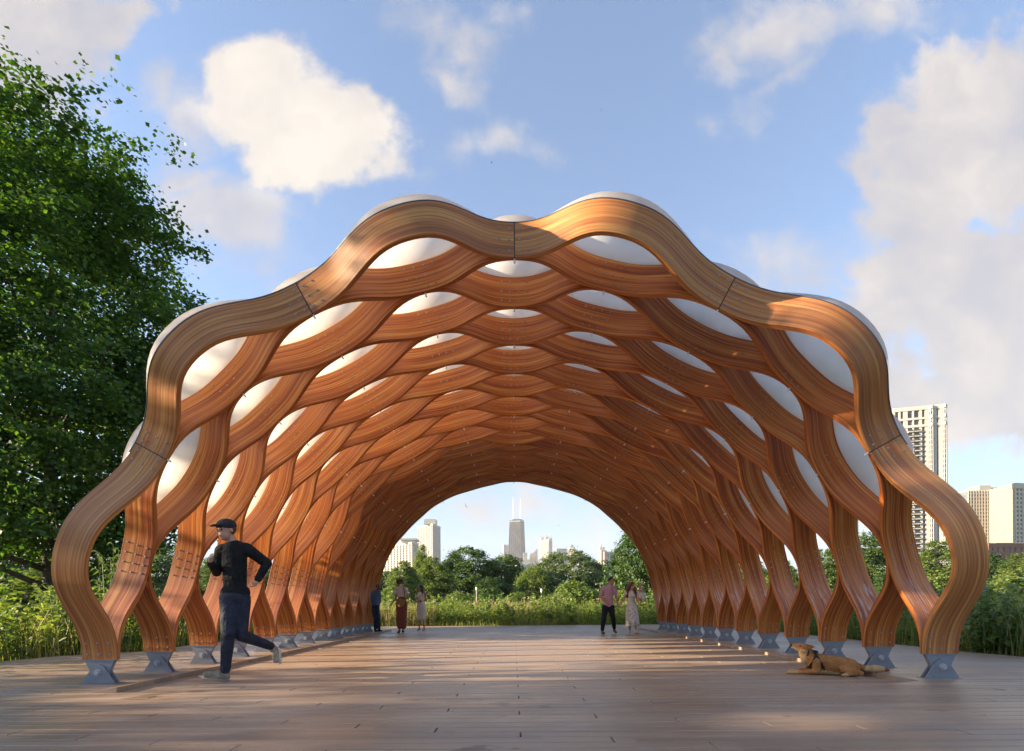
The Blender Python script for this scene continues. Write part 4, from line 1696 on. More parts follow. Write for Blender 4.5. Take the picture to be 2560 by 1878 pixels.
tower('pink_tower', 'second pinkish tower half hidden by the dark maple', 1548, 1549, 1572, 980, 1392, 3, 6, PINKC, piers=(1, 4), floors=36, pw=.5, bh=.4, proud=.8)

# ================================================================== people and animals
def ellipsoid_pts(c, r, rot=None, nu=14, nv=10):
    vs, fs = [], []
    M = rot or Matrix.Identity(3)
    for i in range(1, nv):
        th = math.pi * i / nv
        for j in range(nu):
            ph = 2 * math.pi * j / nu
            vs.append(Vector(c) + M @ Vector((r[0] * math.sin(th) * math.cos(ph), r[1] * math.sin(th) * math.sin(ph), r[2] * math.cos(th))))
    t = len(vs)
    vs += [Vector(c) + M @ Vector((0, 0, r[2])), Vector(c) + M @ Vector((0, 0, -r[2]))]
    for i in range(nv - 2):
        for j in range(nu):
            a, b = i * nu + j, i * nu + (j + 1) % nu
            fs.append((a, a + nu, b + nu, b))
    for j in range(nu):
        fs.append((t, j, (j + 1) % nu))
        fs.append((t + 1, (nv - 2) * nu + (j + 1) % nu, (nv - 2) * nu + j))
    return vs, fs


def capsule_pts(p0, p1, r0, r1, flat=1.0, n=14):
    """tapered limb with round ends; flat scales the cross-section along the world depth axis"""
    p0, p1 = Vector(p0), Vector(p1)
    d = p1 - p0
    L = max(d.length, 1e-4)
    d.normalize()
    a = Vector((1, 0, 0)) - d * d.x
    if a.length < .2:
        a = Vector((0, 0, 1)) - d * d.z
    a.normalize()
    b = d.cross(a)
    rings = []
    for t in (-80, -55, -28, 0):
        rings.append((p0 + d * (r0 * math.sin(R(t))), r0 * math.cos(R(t))))
    for t in (0, 28, 55, 80):
        rings.append((p1 + d * (r1 * math.sin(R(t))), r1 * math.cos(R(t))))
    vs, fs = [], []
    for c, r in rings:
        for k in range(n):
            an = 2 * math.pi * k / n
            vs.append(c + a * (math.cos(an) * r) + b * (math.sin(an) * r * flat))
    for i in range(len(rings) - 1):
        for k in range(n):
            fs.append((i * n + k, i * n + (k + 1) % n, (i + 1) * n + (k + 1) % n, (i + 1) * n + k))
    fs.append(tuple(range(n - 1, -1, -1)))
    fs.append(tuple((len(rings) - 1) * n + k for k in range(n)))
    return vs, fs


def fuse(name, prims, voxel, mats, parent, inflate=0.0, smooth_it=3):
    """prims: (tag, 'c', p0, p1, r0, r1, flat) or (tag, 'e', centre, radii, euler); fused into ONE continuous skin"""
    vs, fs = [], []
    for p in prims:
        if p[1] == 'c':
            v, f = capsule_pts(p[2], p[3], p[4] + inflate, p[5] + inflate, p[6] if len(p) > 6 else 1.0)
        else:
            rot = Euler([R(x) for x in p[4]]).to_matrix() if len(p) > 4 and p[4] else None
            v, f = ellipsoid_pts(p[2], [x + inflate for x in p[3]], rot)
        b = len(vs)
        vs += v
        fs += [tuple(i + b for i in q) for q in f]
    me = bpy.data.meshes.new(name)
    me.from_pydata([tuple(v) for v in vs], [], fs)
    o = bpy.data.objects.new(name, me)
    COL.objects.link(o)
    m = o.modifiers.new('r', 'REMESH')
    m.mode = 'VOXEL'
    m.voxel_size = voxel
    m.use_smooth_shade = True
    s = o.modifiers.new('s', 'SMOOTH')
    s.factor = .5
    s.iterations = smooth_it
    dg = bpy.context.evaluated_depsgraph_get()
    new = bpy.data.meshes.new_from_object(o.evaluated_get(dg))
    o.modifiers.clear()
    o.data = new
    new.name = name
    new.materials.clear()
    tags = list(mats.keys())
    for t in tags:
        new.materials.append(mats[t])
    if len(tags) > 1 and len(new.polygons):
        cen = np.empty(len(new.polygons) * 3, dtype=np.float32)
        new.polygons.foreach_get('center', cen)
        cen = cen.reshape(-1, 3)
        best = np.full(len(cen), 1e9)
        idx = np.zeros(len(cen), dtype=np.int32)
        for p in prims:
            if p[1] == 'c':
                a, b = np.array(p[2]), np.array(p[3])
                ab = b - a
                t = np.clip(((cen - a) @ ab) / max(ab @ ab, 1e-9), 0, 1)
                dd = np.linalg.norm(cen - (a + t[:, None] * ab), axis=1) - (p[4] + (p[5] - p[4]) * t)
            else:
                rot = np.array(Euler([R(x) for x in p[4]]).to_matrix()) if len(p) > 4 and p[4] else np.eye(3)
                q = (cen - np.array(p[2])) @ rot
                rr = np.array(p[3])
                k = np.linalg.norm(q / rr, axis=1)
                dd = (k - 1) * rr.mean()
            w = dd < best
            best = np.where(w, dd, best)
            idx[w] = tags.index(p[0]) if p[0] in tags else 0
        new.polygons.foreach_set('material_index', idx)
    new.polygons.foreach_set('use_smooth', np.ones(len(new.polygons), dtype=bool))
    new.update()
    if parent is not None:
        o.parent = parent
    return o


def hand(t, wrist, d, palm, side, s=1.0, curl=.5):
    """palm with four unequal bent fingers and a thumb. d: pointing direction, palm: palm normal, side: thumb side"""
    w, d, pn, sd = Vector(wrist), Vector(d).normalized(), Vector(palm).normalized(), Vector(side).normalized()
    out = []
    k = w + d * .085 * s
    out.append((t, 'c', w, w + d * .04 * s, .026 * s, .030 * s))
    for i, (off, ln) in enumerate(((.030, .068), (.010, .076), (-.010, .070), (-.030, .055))):
        b0 = w + d * .03 * s + sd * off * .7 * s
        b = k + sd * off * s
        out.append((t, 'c', b0, b, .014 * s, .0125 * s))
        m = b + (d * (1 - curl * .5) + pn * curl).normalized() * ln * .55 * s
        e = m + (d * (1 - curl * 1.3) + pn * curl * 1.6).normalized() * ln * .5 * s
        out.append((t, 'c', b, m, .0105 * s, .0095 * s))
        out.append((t, 'c', m, e, .0095 * s, .0075 * s))
    tb = w + d * .025 * s + sd * .024 * s
    tm = tb + (d * .6 + sd * .8 + pn * .3).normalized() * .042 * s
    out.append((t, 'c', tb, tm, .0135 * s, .0115 * s))
    out.append((t, 'c', tm, tm + (d * .9 + sd * .1 + pn * .6).normalized() * .032 * s, .011 * s, .0085 * s))
    return out


def head(c, s, yawd=0, pitchd=0, rolld=0):
    """skull, jaw, nose, ears, brow; faces -Y before turning; s = face height (chin to crown)"""
    Mx = Euler((R(pitchd), R(rolld), R(yawd))).to_matrix()
    c = Vector(c)
    e = (pitchd, rolld, yawd)
    P = lambda x, y, z: c + Mx @ Vector((x * s, y * s, z * s))
    out = [('skin', 'e', P(0, .03, .10), (.335 * s, .40 * s, .37 * s), e),
           ('skin', 'e', P(0, -.06, -.18), (.27 * s, .29 * s, .30 * s), e),
           ('skin', 'e', P(0, -.19, -.36), (.13 * s, .12 * s, .10 * s), e),
           ('skin', 'c', P(0, -.33, .04), P(0, -.43, -.12), .035 * s, .06 * s),
           ('skin', 'e', P(.34, .05, -.04), (.035 * s, .07 * s, .11 * s), e),
           ('skin', 'e', P(-.34, .05, -.04), (.035 * s, .07 * s, .11 * s), e),
           ('skin', 'e', P(.13, -.27, .09), (.11 * s, .07 * s, .035 * s), e),
           ('skin', 'e', P(-.13, -.27, .09), (.11 * s, .07 * s, .035 * s), e),
           ('skin', 'c', P(-.07, -.325, -.25), P(.07, -.325, -.25), .028 * s, .028 * s)]
    return out, P, e, Mx


def face_bits(P, s, e, parent, lip):
    for sx in (-1, 1):
        v, f = ellipsoid_pts(P(sx * .13, -.315, .015), (.055 * s, .04 * s, .032 * s), Euler([R(x) for x in e]).to_matrix(), 10, 8)
        obj('eye', v, f, EYE, parent, smooth=True)
        v, f = ellipsoid_pts(P(sx * .13, -.335, .10), (.085 * s, .03 * s, .018 * s), Euler([R(x) for x in e]).to_matrix(), 10, 6)
        obj('eyebrow', v, f, HAIRD, parent, smooth=True)
    v, f = ellipsoid_pts(P(0, -.345, -.245), (.095 * s, .03 * s, .022 * s), Euler([R(x) for x in e]).to_matrix(), 10, 6)
    obj('mouth', v, f, lip, parent, smooth=True)


def cloth(name, c, c2=None, sc=20, rough=.85):
    m = principled(name, c, rough, 0, .25, base2=c2, vscale=sc, bump=1.0, bscale=8)
    for nd in m.node_tree.nodes:
        if nd.type == 'BUMP':
            nd.inputs['Distance'].default_value = .055
    return m


SKIN = principled('skin', (.52, .29, .20), .5, 0, .4, var=.06, vscale=12)
SKIN_TAN = principled('tanned_skin', (.44, .22, .135), .5, 0, .4, var=.06, vscale=12)
SKIN_BROWN = principled('brown_skin', (.20, .095, .055), .5, 0, .4, var=.06, vscale=12)
LIP = principled('lips', (.36, .12, .10), .45)
EYE = principled('dark_eye', (.03, .02, .015), .25)
HAIRD = principled('dark_hair', (.022, .014, .010), .5, 0, .5, var=.4, vscale=60, bump=.6, bscale=90)
HAIRB = principled('brown_hair', (.075, .035, .018), .5, 0, .5, var=.4, vscale=60, bump=.6, bscale=90)
HAIRR = principled('auburn_hair', (.14, .035, .013), .5, 0, .5, var=.4, vscale=60, bump=.6, bscale=90)
BLACK = cloth('black_cotton', (.010, .010, .011), (.016, .016, .018), 9)
NAVY = cloth('navy_stretch', (.022, .026, .042), (.034, .038, .058), 11)
CAPM = cloth('charcoal_cap', (.035, .037, .042), None)
DENIM = cloth('dark_denim', (.020, .032, .062), (.032, .050, .085), 14)
CHAMBRAY = cloth('blue_chambray', (.085, .14, .25), (.11, .175, .30), 22)
BLUSH = cloth('pale_blouse', (.62, .52, .52), (.70, .60, .59), 14)
RUST = cloth('rust_trousers', (.20, .055, .042), (.25, .075, .055), 10)
TANBAG = cloth('tan_suede', (.25, .135, .050), (.31, .175, .070), 14)
IVORY = cloth('ivory_knit', (.66, .60, .50), (.74, .68, .58), 18)
PINKS = cloth('pink_polo', (.52, .30, .37), (.58, .35, .42), 40)
BLACKT = cloth('black_trousers', (.014, .015, .020), (.020, .021, .028), 12)
SHOET = cloth('tan_trainer', (.22, .17, .10), (.34, .30, .24), 14)
SOLE = principled('pale_rubber', (.55, .50, .42), .8)
SHOEB = cloth('brown_leather', (.16, .075, .030), (.06, .03, .015), 16, .5)
SHOEK = cloth('black_leather', (.012, .012, .013), None, 10, .4)
SHOEN = cloth('nude_leather', (.36, .17, .10), None, 10, .45)
SHOEP = cloth('pink_leather', (.52, .24, .28), None, 10, .5)


def floral(name):
    m = bpy.data.materials.new(name)
    m.use_nodes = True
    N = NT(m.node_tree)
    out = N.n('ShaderNodeOutputMaterial')
    p = N.n('ShaderNodeBsdfPrincipled')
    N.l(p.outputs[0], out.inputs[0])
    co = N.n('ShaderNodeTexCoord').outputs['Object']
    v = N.n('ShaderNodeTexVoronoi')
    N.l(co, v.inputs['Vector'])
    v.inputs['Scale'].default_value = 16
    f = N.smooth(v.outputs['Distance'], .30, .46, 1, 0)
    c = N.ramp(N.sep(v.outputs['Color'])[0], [(.2, (.32, .28, .46)), (.45, (.42, .40, .24)), (.7, (.50, .34, .38)), (.9, (.28, .32, .45))])
    N.l(N.mix(N.math('MULTIPLY', f, .75), (.70, .66, .60), c), p.inputs['Base Color'])
    p.inputs['Roughness'].default_value = .85
    MATS[name] = m
    return m


FLORAL = floral('floral_print')


def skirt(name, rings, mat, parent, folds=9, amp=.012, slit=None):
    """rings: (cx, cy, z, rx, ry) from waist to hem; gently folded cloth with thickness"""
    n = 56
    vs, fs = [], []
    m = len(rings)
    for inner in (0, 1):
        for i, (cx, cy, z, rx, ry) in enumerate(rings):
            t = i / (m - 1)
            for k in range(n):
                a = 2 * math.pi * k / n
                g = 1 + amp / max(rx, .01) * t * (math.sin(folds * a + 1.3 * i * .2) + .6 * math.sin((folds * 2 - 3) * a + 2))
                rr = g - (.006 / rx if inner else 0)
                vs.append((cx + rx * rr * math.cos(a), cy + ry * rr * math.sin(a), z + (.006 * math.sin(5 * a) * t)))
    for i in range(m - 1):
        for k in range(n):
            a, b = i * n + k, i * n + (k + 1) % n
            fs.append((a, b, b + n, a + n))
            o_ = m * n
            fs.append((o_ + a, o_ + a + n, o_ + b + n, o_ + b))
    for k in range(n):
        a, b = (m - 1) * n + k, (m - 1) * n + (k + 1) % n
        fs.append((a, b, b + m * n, a + m * n))
        a, b = k, (k + 1) % n
        fs.append((b, a, a + m * n, b + m * n))
    return obj(name, vs, fs, mat, parent, smooth=True)


def person(loc, label, rz=0.0):
    r = empty('person', loc, rz)
    tag(r, label, 'person')
    return r


# ---- runner -------------------------------------------------------------
def runner():
    g = at(557, 1701.6, 6.19)
    root = person((g.x, 6.19, 0), 'man running across the deck in a black long sleeved top, navy trousers and dark cap')
    V = 0.008
    hd, P, e, Mx = head((.085, -.06, 1.745), .262, yawd=-26, pitchd=4)
    sk = list(hd)
    sk += [('skin', 'c', (.115, -.02, 1.66), (.145, 0, 1.565), .058, .062)]
    # torso
    torso = [('s', 'c', (.145, 0, 1.50), (.15, .0, 1.30), .135, .130, .78), ('s', 'c', (.03, -.01, 1.515), (.255, .02, 1.53), .075, .075, .95),
             ('s', 'c', (.15, 0, 1.30), (.155, 0, 1.05), .128, .118, .78), ('s', 'c', (.085, 0, 1.02), (.225, 0, 1.02), .09, .09, .95)]
    # arms: right arm (image left) bent forward, left arm (image right) swung back
    armR = [('s', 'c', (.0, -.01, 1.515), (-.075, .02, 1.27), .062, .048), ('s', 'c', (-.075, .02, 1.27), (.0, -.22, 1.345), .045, .033)]
    armL = [('s', 'c', (.285, .02, 1.535), (.475, .12, 1.37), .062, .048), ('s', 'c', (.475, .12, 1.37), (.415, .02, 1.18), .044, .033)]
    hR = hand('skin', (.0, -.225, 1.35), (.15, -.5, .8), (.9, .3, -.1), (-.2, .6, .7), 1.0, .85)
    hL = hand('skin', (.412, .015, 1.17), (-.35, -.3, -.8), (-.8, -.2, .3), (-.2, -.9, -.1), 1.0, .8)
    sk += [('skin', 'c', (-.03, -.13, 1.32), (.0, -.225, 1.35), .032, .026), ('skin', 'c', (.43, .05, 1.25), (.412, .015, 1.17), .034, .026)]
    hips = [('p', 'c', (.09, 0, .96), (.21, 0, .96), .105, .105, .95)]
    legA = [('p', 'c', (.095, -.02, .93), (.155, -.16, .55), .095, .064), ('p', 'c', (.155, -.16, .55), (.085, -.10, .13), .064, .042)]
    legB = [('p', 'c', (.215, .02, .93), (.225, -.02, .53), .093, .064), ('p', 'c', (.225, -.02, .53), (.395, .36, .37), .062, .042)]
    feet = [('skin', 'c', (.085, -.10, .13), (.07, -.09, .07), .042, .045), ('skin', 'c', (.395, .36, .37), (.42, .42, .31), .04, .04)]
    sk2 = [('skin',) + q[1:] for q in torso + armR + armL + hips + legA + legB]
    fuse('body', sk + hR + hL + sk2 + feet, V, {'skin': SKIN}, root, -.004)
    fuse('shirt', torso + armR + armL + [('s', 'c', (.13, 0, 1.55), (.145, 0, 1.50), .075, .1, .9)], V, {'s': BLACK}, root, .010)
    fuse('trousers', hips + legA + legB, V, {'p': NAVY}, root, .012)
    # shoes
    s1 = [('t', 'c', (.085, -.085, .060), (-.055, -.235, .098), .045, .040, 1.0), ('t', 'e', (.08, -.085, .085), (.048, .055, .05)), ('w', 'c', (.095, -.07, .026), (-.075, -.25, .066), .026, .026)]
    s2 = [('t', 'c', (.415, .425, .315), (.455, .38, .19), .044, .038), ('t', 'e', (.405, .415, .33), (.05, .055, .05)), ('w', 'c', (.45, .475, .31), (.48, .43, .165), .026, .026)]
    fuse('shoe', s1, .007, {'t': SHOET, 'w': SOLE}, root)
    fuse('shoe', s2, .007, {'t': SHOET, 'w': SOLE}, root)
    face_bits(P, .262, e, root, LIP)
    hair = [('h', 'e', P(0, .10, .09), (.335 * .262, .36 * .262, .34 * .262), e)]
    fuse('hair', hair, .007, {'h': HAIRB}, root)
    cap = [('h', 'e', P(0, .03, .22), (.375 * .262, .435 * .262, .30 * .262), e)]
    c = fuse('cap', cap + [('h', 'c', P(-.13, -.40, .20), P(.13, -.40, .20), .045, .045, .35), ('h', 'c', P(-.10, -.58, .165), P(.10, -.58, .165), .030, .030, .35),
                           ('h', 'c', P(0, -.36, .21), P(0, -.62, .16), .045, .030, .35)], .007, {'h': CAPM}, root)
    return root


runner()


def stand_legs(hipL, kneeL, ankL, hipR, kneeR, ankR, r=(.085, .058, .038), t='p'):
    return [(t, 'c', hipL, kneeL, r[0], r[1]), (t, 'c', kneeL, ankL, r[1], r[2]), (t, 'c', hipR, kneeR, r[0], r[1]), (t, 'c', kneeR, ankR, r[1], r[2])]


def as_skin(pr):
    return [('skin',) + tuple(q[1:]) for q in pr]


def shoe(parent, ankle, toe, mat, r=.036, voxel=.008, heel=None, name='shoe'):
    a, t = Vector(ankle), Vector(toe)
    pr = [('t', 'c', a + Vector((0, 0, -.02)), t, r, r * .78), ('t', 'e', a + Vector((0, 0, -.005)), (r * 1.1, r * 1.1, r * 1.1))]
    if heel:
        pr.append(('t', 'c', a + Vector(heel), Vector((a.x + heel[0], a.y + heel[1], .012)), .012, .009))
    return fuse(name, pr, voxel, {'t': mat}, parent)


# ---- man leaning on the last left rib ------------------------------------
def leaning_man():
    g = at(944.7, 1579.7, 17.0)
    root = person((g.x, 16.95, 0), 'man in a blue shirt and dark jeans leaning against the farthest left foot')
    hd, P, e, _ = head((.05, -.02, 1.425), .225, yawd=42, pitchd=-22)
    neck = [('skin', 'c', (-.005, 0, 1.35), (-.03, .0, 1.27), .052, .055)]
    torso = [('s', 'c', (-.05, 0, 1.22), (-.065, 0, 1.02), .115, .115, .85), ('s', 'c', (-.14, 0, 1.245), (.045, -.01, 1.25), .062, .062), ('s', 'c', (-.065, 0, 1.02), (-.075, 0, .84), .115, .108, .85)]
    arms = [('s', 'c', (-.15, -.02, 1.235), (-.20, -.04, 1.02), .052, .043), ('s', 'c', (-.20, -.04, 1.02), (-.19, -.09, .84), .041, .030),
            ('s', 'c', (.06, .0, 1.235), (.055, .07, 1.0), .052, .042), ('s', 'c', (.055, .07, 1.0), (.02, .06, .84), .04, .03)]
    hips = [('p', 'c', (-.12, 0, .80), (-.03, 0, .80), .095, .095)]
    legs = stand_legs((-.12, 0, .78), (-.035, -.09, .45), (-.065, -.02, .09), (-.03, 0, .78), (.045, -.06, .44), (.055, -.02, .09))
    hands = hand('skin', (-.19, -.09, .84), (0, -.05, -1), (1, 0, 0), (0, -1, 0), .95, .3) + hand('skin', (.02, .06, .84), (0, 0, -1), (-1, 0, 0), (0, -1, 0), .95, .3)
    fuse('body', hd + neck + as_skin(torso + arms + hips + legs) + hands, .009, {'skin': SKIN_BROWN}, root, -.003)
    fuse('shirt', torso + arms + [('s', 'c', (-.03, 0, 1.29), (-.04, 0, 1.24), .06, .08)], .010, {'s': CHAMBRAY}, root, .010)
    fuse('jeans', hips + legs, .010, {'p': DENIM}, root, .011)
    shoe(root, (-.065, -.02, .055), (.02, -.10, .035), SHOEK, .038)
    shoe(root, (.055, -.02, .055), (.155, -.06, .035), SHOEK, .038)
    fuse('hair', [('h', 'e', P(0, .09, .19), (.35 * .225, .38 * .225, .31 * .225), e)], .008, {'h': HAIRD}, root)
    face_bits(P, .225, e, root, LIP)


leaning_man()


def pouch_woman():
    g = at(1000.8, 1583.3, 16.1)
    root = person((g.x, 16.1, 0), 'woman seen from behind in a pale blouse and rust trousers, hair in a bun')
    hd, P, e, _ = head((-.035, 0, 1.545), .215, yawd=205, pitchd=-6)
    neck = [('skin', 'c', (-.02, 0, 1.46), (.0, 0, 1.385), .045, .048)]
    torso = [('s', 'c', (.02, 0, 1.31), (.035, 0, 1.12), .105, .098, .85), ('s', 'c', (-.10, 0, 1.345), (.15, 0, 1.345), .052, .052)]
    waist = [('p', 'c', (.04, 0, 1.05), (.05, 0, .95), .10, .12, .9), ('p', 'c', (-.01, 0, .90), (.11, 0, .90), .11, .11)]
    slv = [('s', 'c', (-.125, 0, 1.335), (-.15, 0, 1.22), .050, .048), ('s', 'c', (.17, 0, 1.335), (.20, 0, 1.22), .050, .048)]
    arms = [('skin', 'c', (-.13, 0, 1.33), (-.125, .01, 1.07), .043, .035), ('skin', 'c', (-.125, .01, 1.07), (-.255, -.06, .875), .034, .024),
            ('skin', 'c', (.18, 0, 1.33), (.235, 0, 1.09), .043, .035), ('skin', 'c', (.235, 0, 1.09), (.15, .20, 1.04), .034, .024)]
    hands = hand('skin', (-.255, -.06, .875), (-.55, -.1, -.6), (.6, 0, -.5), (0, -1, 0), .9, .35) + hand('skin', (.15, .20, 1.04), (-.6, .5, .1), (0, 0, -1), (0, .3, 1), .9, .5)
    legs = stand_legs((-.02, 0, .88), (-.025, 0, .50), (-.02, .01, .20), (.115, 0, .88), (.11, 0, .50), (.105, .01, .20), (.10, .078, .07))
    shins = [('skin', 'c', (-.02, .01, .25), (-.03, 0, .07), .038, .034), ('skin', 'c', (.10, .01, .25), (.075, 0, .07), .038, .034)]
    fuse('body', hd + neck + as_skin(torso + waist + slv + legs) + arms + hands + shins, .009, {'skin': SKIN_TAN}, root, -.003)
    fuse('blouse', torso + slv + [('s', 'c', (.0, 0, 1.385), (.01, 0, 1.34), .055, .08)], .010, {'s': BLUSH}, root, .012)
    fuse('trousers', waist + legs, .010, {'p': RUST}, root, .013)
    shoe(root, (-.03, 0, .07), (-.05, .09, .04), SHOEB, .036)
    shoe(root, (.075, 0, .07), (.085, .09, .04), SHOEB, .036)
    shoe(root, (-.03, -.02, .05), (-.075, -.06, .035), SHOEB, .030)
    fuse('hair', [('h', 'e', P(0, .08, .12), (.37 * .215, .42 * .215, .40 * .215), e), ('h', 'e', (.055, -.045, 1.60), (.055, .05, .045)), ('h', 'c', (.07, -.05, 1.60), (.115, -.05, 1.545), .028, .010)], .008, {'h': HAIRB}, root)
    fuse('collar', [('h', 'c', (-.055, -.01, 1.40), (.045, -.01, 1.41), .022, .022)], .008, {'h': BLACK}, root)
    face_bits(P, .215, e, root, LIP)
    bag = tag(fuse('pouch_bag', [('b', 'e', (.045, -.135, .93), (.135, .05, .12)), ('b', 'c', (-.07, -.12, 1.0), (.16, -.12, 1.0), .035, .035, .8), ('b', 'e', (.045, -.14, .86), (.09, .045, .08))], .010, {'b': TANBAG}, None),
              'tan suede pouch bag hanging on the back of the woman in rust trousers', 'bag')
    bag.location = root.location
    m = MB()
    pth = [(.15, -.125, .98), (.165, -.125, 1.15), (.14, -.10, 1.32), (.105, -.02, 1.405), (.09, .06, 1.37)]
    m.tube(pth, [.011] * 5, 6)
    m.build('strap', SHOEB, bag)


pouch_woman()


def white_dress_woman():
    g = at(1052.8, 1578.7, 17.07)
    root = person((g.x, 17.05, 0), 'woman with long dark hair in a fitted ivory sleeveless dress and heels')
    hd, P, e, _ = head((-.01, -.02, 1.405), .205, yawd=-62, pitchd=-14)
    neck = [('skin', 'c', (.0, 0, 1.33), (.01, 0, 1.26), .042, .045)]
    torso = [('s', 'c', (.01, 0, 1.18), (.0, 0, 1.02), .098, .088, .9), ('s', 'e', (-.03, -.04, 1.135), (.085, .075, .06)), ('s', 'c', (.0, 0, 1.02), (.01, 0, .96), .088, .095, .9)]
    sh = [('skin', 'c', (-.085, 0, 1.225), (.115, 0, 1.225), .040, .040)]
    arms = [('skin', 'c', (.135, .0, 1.21), (.165, .03, .985), .040, .034), ('skin', 'c', (.165, .03, .985), (-.045, -.13, .965), .033, .022),
            ('skin', 'c', (-.10, 0, 1.21), (-.125, -.03, 1.03), .038, .032), ('skin', 'c', (-.125, -.03, 1.03), (-.095, -.15, .955), .030, .022)]
    hands = hand('skin', (-.045, -.13, .965), (-1, -.1, 0), (0, 0, -1), (0, -1, 0), .85, .6) + hand('skin', (-.095, -.15, .955), (.3, -.4, -.3), (0, 0, 1), (0, -1, 0), .8, .6)
    legs = stand_legs((-.05, 0, .75), (-.05, 0, .42), (-.055, .01, .13), (.07, 0, .75), (.08, 0, .42), (.10, .01, .13), (.085, .052, .026), 'skin')
    feet = [('skin', 'c', (-.055, .01, .12), (-.095, -.06, .035), .026, .024), ('skin', 'c', (.10, .01, .12), (.07, -.06, .035), .026, .024)]
    fuse('body', hd + neck + as_skin(torso) + sh + arms + hands + legs + feet, .009, {'skin': SKIN_TAN}, root, -.002)
    fuse('bodice', torso + [('s', 'c', (-.06, 0, 1.215), (.09, 0, 1.215), .030, .030)], .010, {'s': IVORY}, root, .012)
    skirt('skirt', [(.005, 0, 1.0, .095, .085), (.01, 0, .92, .118, .10), (.01, 0, .82, .148, .12), (.01, 0, .70, .155, .125), (.01, 0, .55, .145, .115), (.008, 0, .42, .135, .108), (.008, 0, .355, .132, .105)], IVORY, root, 5, .004)
    shoe(root, (-.055, .012, .10), (-.10, -.07, .028), SHOEN, .026, heel=(.015, .03, -.03), name='heeled_shoe')
    shoe(root, (.10, .012, .10), (.065, -.07, .028), SHOEN, .026, heel=(.015, .03, -.03), name='heeled_shoe')
    fuse('hair', [('h', 'e', P(0, .09, .12), (.37 * .205, .42 * .205, .38 * .205), e), ('h', 'c', (.03, .0, 1.40), (.055, -.03, 1.25), .055, .045), ('h', 'c', (.055, -.03, 1.25), (.06, -.07, 1.15), .042, .020)], .008, {'h': HAIRD}, root)
    m = MB()
    m.tube([(.02, -.08, .967), (-.01, -.103, .966)], [.030, .030], 10)
    m.build('wristwatch', SHOEK, root)
    face_bits(P, .205, e, root, LIP)


white_dress_woman()


def pink_man():
    g = at(1524, 1585, 14.85)
    root = person((g.x, 14.85, 0), 'smiling man in a pink polo shirt and black trousers, walking hand in hand')
    hd, P, e, _ = head((.06, -.01, 1.475), .225, yawd=52, pitchd=-6)
    neck = [('skin', 'c', (.03, 0, 1.40), (.0, .0, 1.325), .055, .058)]
    torso = [('s', 'c', (-.02, 0, 1.23), (-.03, 0, 1.03), .135, .130, .8), ('s', 'c', (-.14, 0, 1.275), (.10, 0, 1.285), .062, .062), ('s', 'c', (-.03, 0, 1.03), (-.03, 0, .80), .130, .130, .82), ('s', 'c', (-.10, 0, .78), (.05, 0, .78), .085, .085)]
    slv = [('s', 'c', (-.175, 0, 1.265), (-.225, -.02, 1.11), .062, .056), ('s', 'c', (.13, 0, 1.275), (.17, 0, 1.13), .060, .054)]
    arms = [('skin', 'c', (-.17, 0, 1.26), (-.245, -.02, 1.04), .052, .042), ('skin', 'c', (-.245, -.02, 1.04), (-.12, -.18, .895), .040, .030),
            ('skin', 'c', (.13, 0, 1.27), (.195, .0, 1.04), .050, .042), ('skin', 'c', (.195, 0, 1.04), (.225, -.05, .835), .040, .028)]
    hands = hand('skin', (-.12, -.18, .895), (.7, -.4, -.5), (0, -.3, -1), (0, -1, 0), .95, .75) + hand('skin', (.225, -.05, .835), (.1, -.2, -1), (1, 0, 0), (0, -1, 0), .95, .5)
    hips = [('p', 'c', (-.10, 0, .76), (.04, 0, .76), .098, .098)]
    legs = stand_legs((-.11, 0, .74), (-.175, -.10, .44), (-.21, -.06, .13), (.04, 0, .74), (.10, .0, .44), (.16, .16, .17), (.092, .060, .042))
    ank = [('skin', 'c', (-.21, -.06, .15), (-.21, -.06, .07), .034, .034), ('skin', 'c', (.16, .16, .18), (.165, .18, .11), .034, .034)]
    fuse('body', hd + neck + as_skin(torso + hips + legs + slv) + arms + hands + ank, .009, {'skin': SKIN_TAN}, root, -.003)
    fuse('shirt', torso + slv + [('s', 'c', (.0, 0, 1.34), (-.01, 0, 1.28), .065, .09)], .010, {'s': PINKS}, root, .012)
    fuse('trousers', hips + legs, .010, {'p': BLACKT}, root, .010)
    shoe(root, (-.21, -.05, .065), (-.185, -.19, .035), SHOEB, .040)
    shoe(root, (.165, .17, .10), (.19, .06, .045), SHOEB, .040)
    fuse('hair', [('h', 'e', P(0, .10, .19), (.36 * .225, .38 * .225, .33 * .225), e), ('h', 'e', P(0, -.12, .40), (.22 * .225, .18 * .225, .12 * .225), e)], .008, {'h': HAIRD}, root)
    face_bits(P, .225, e, root, LIP)
    return root


pink_man()


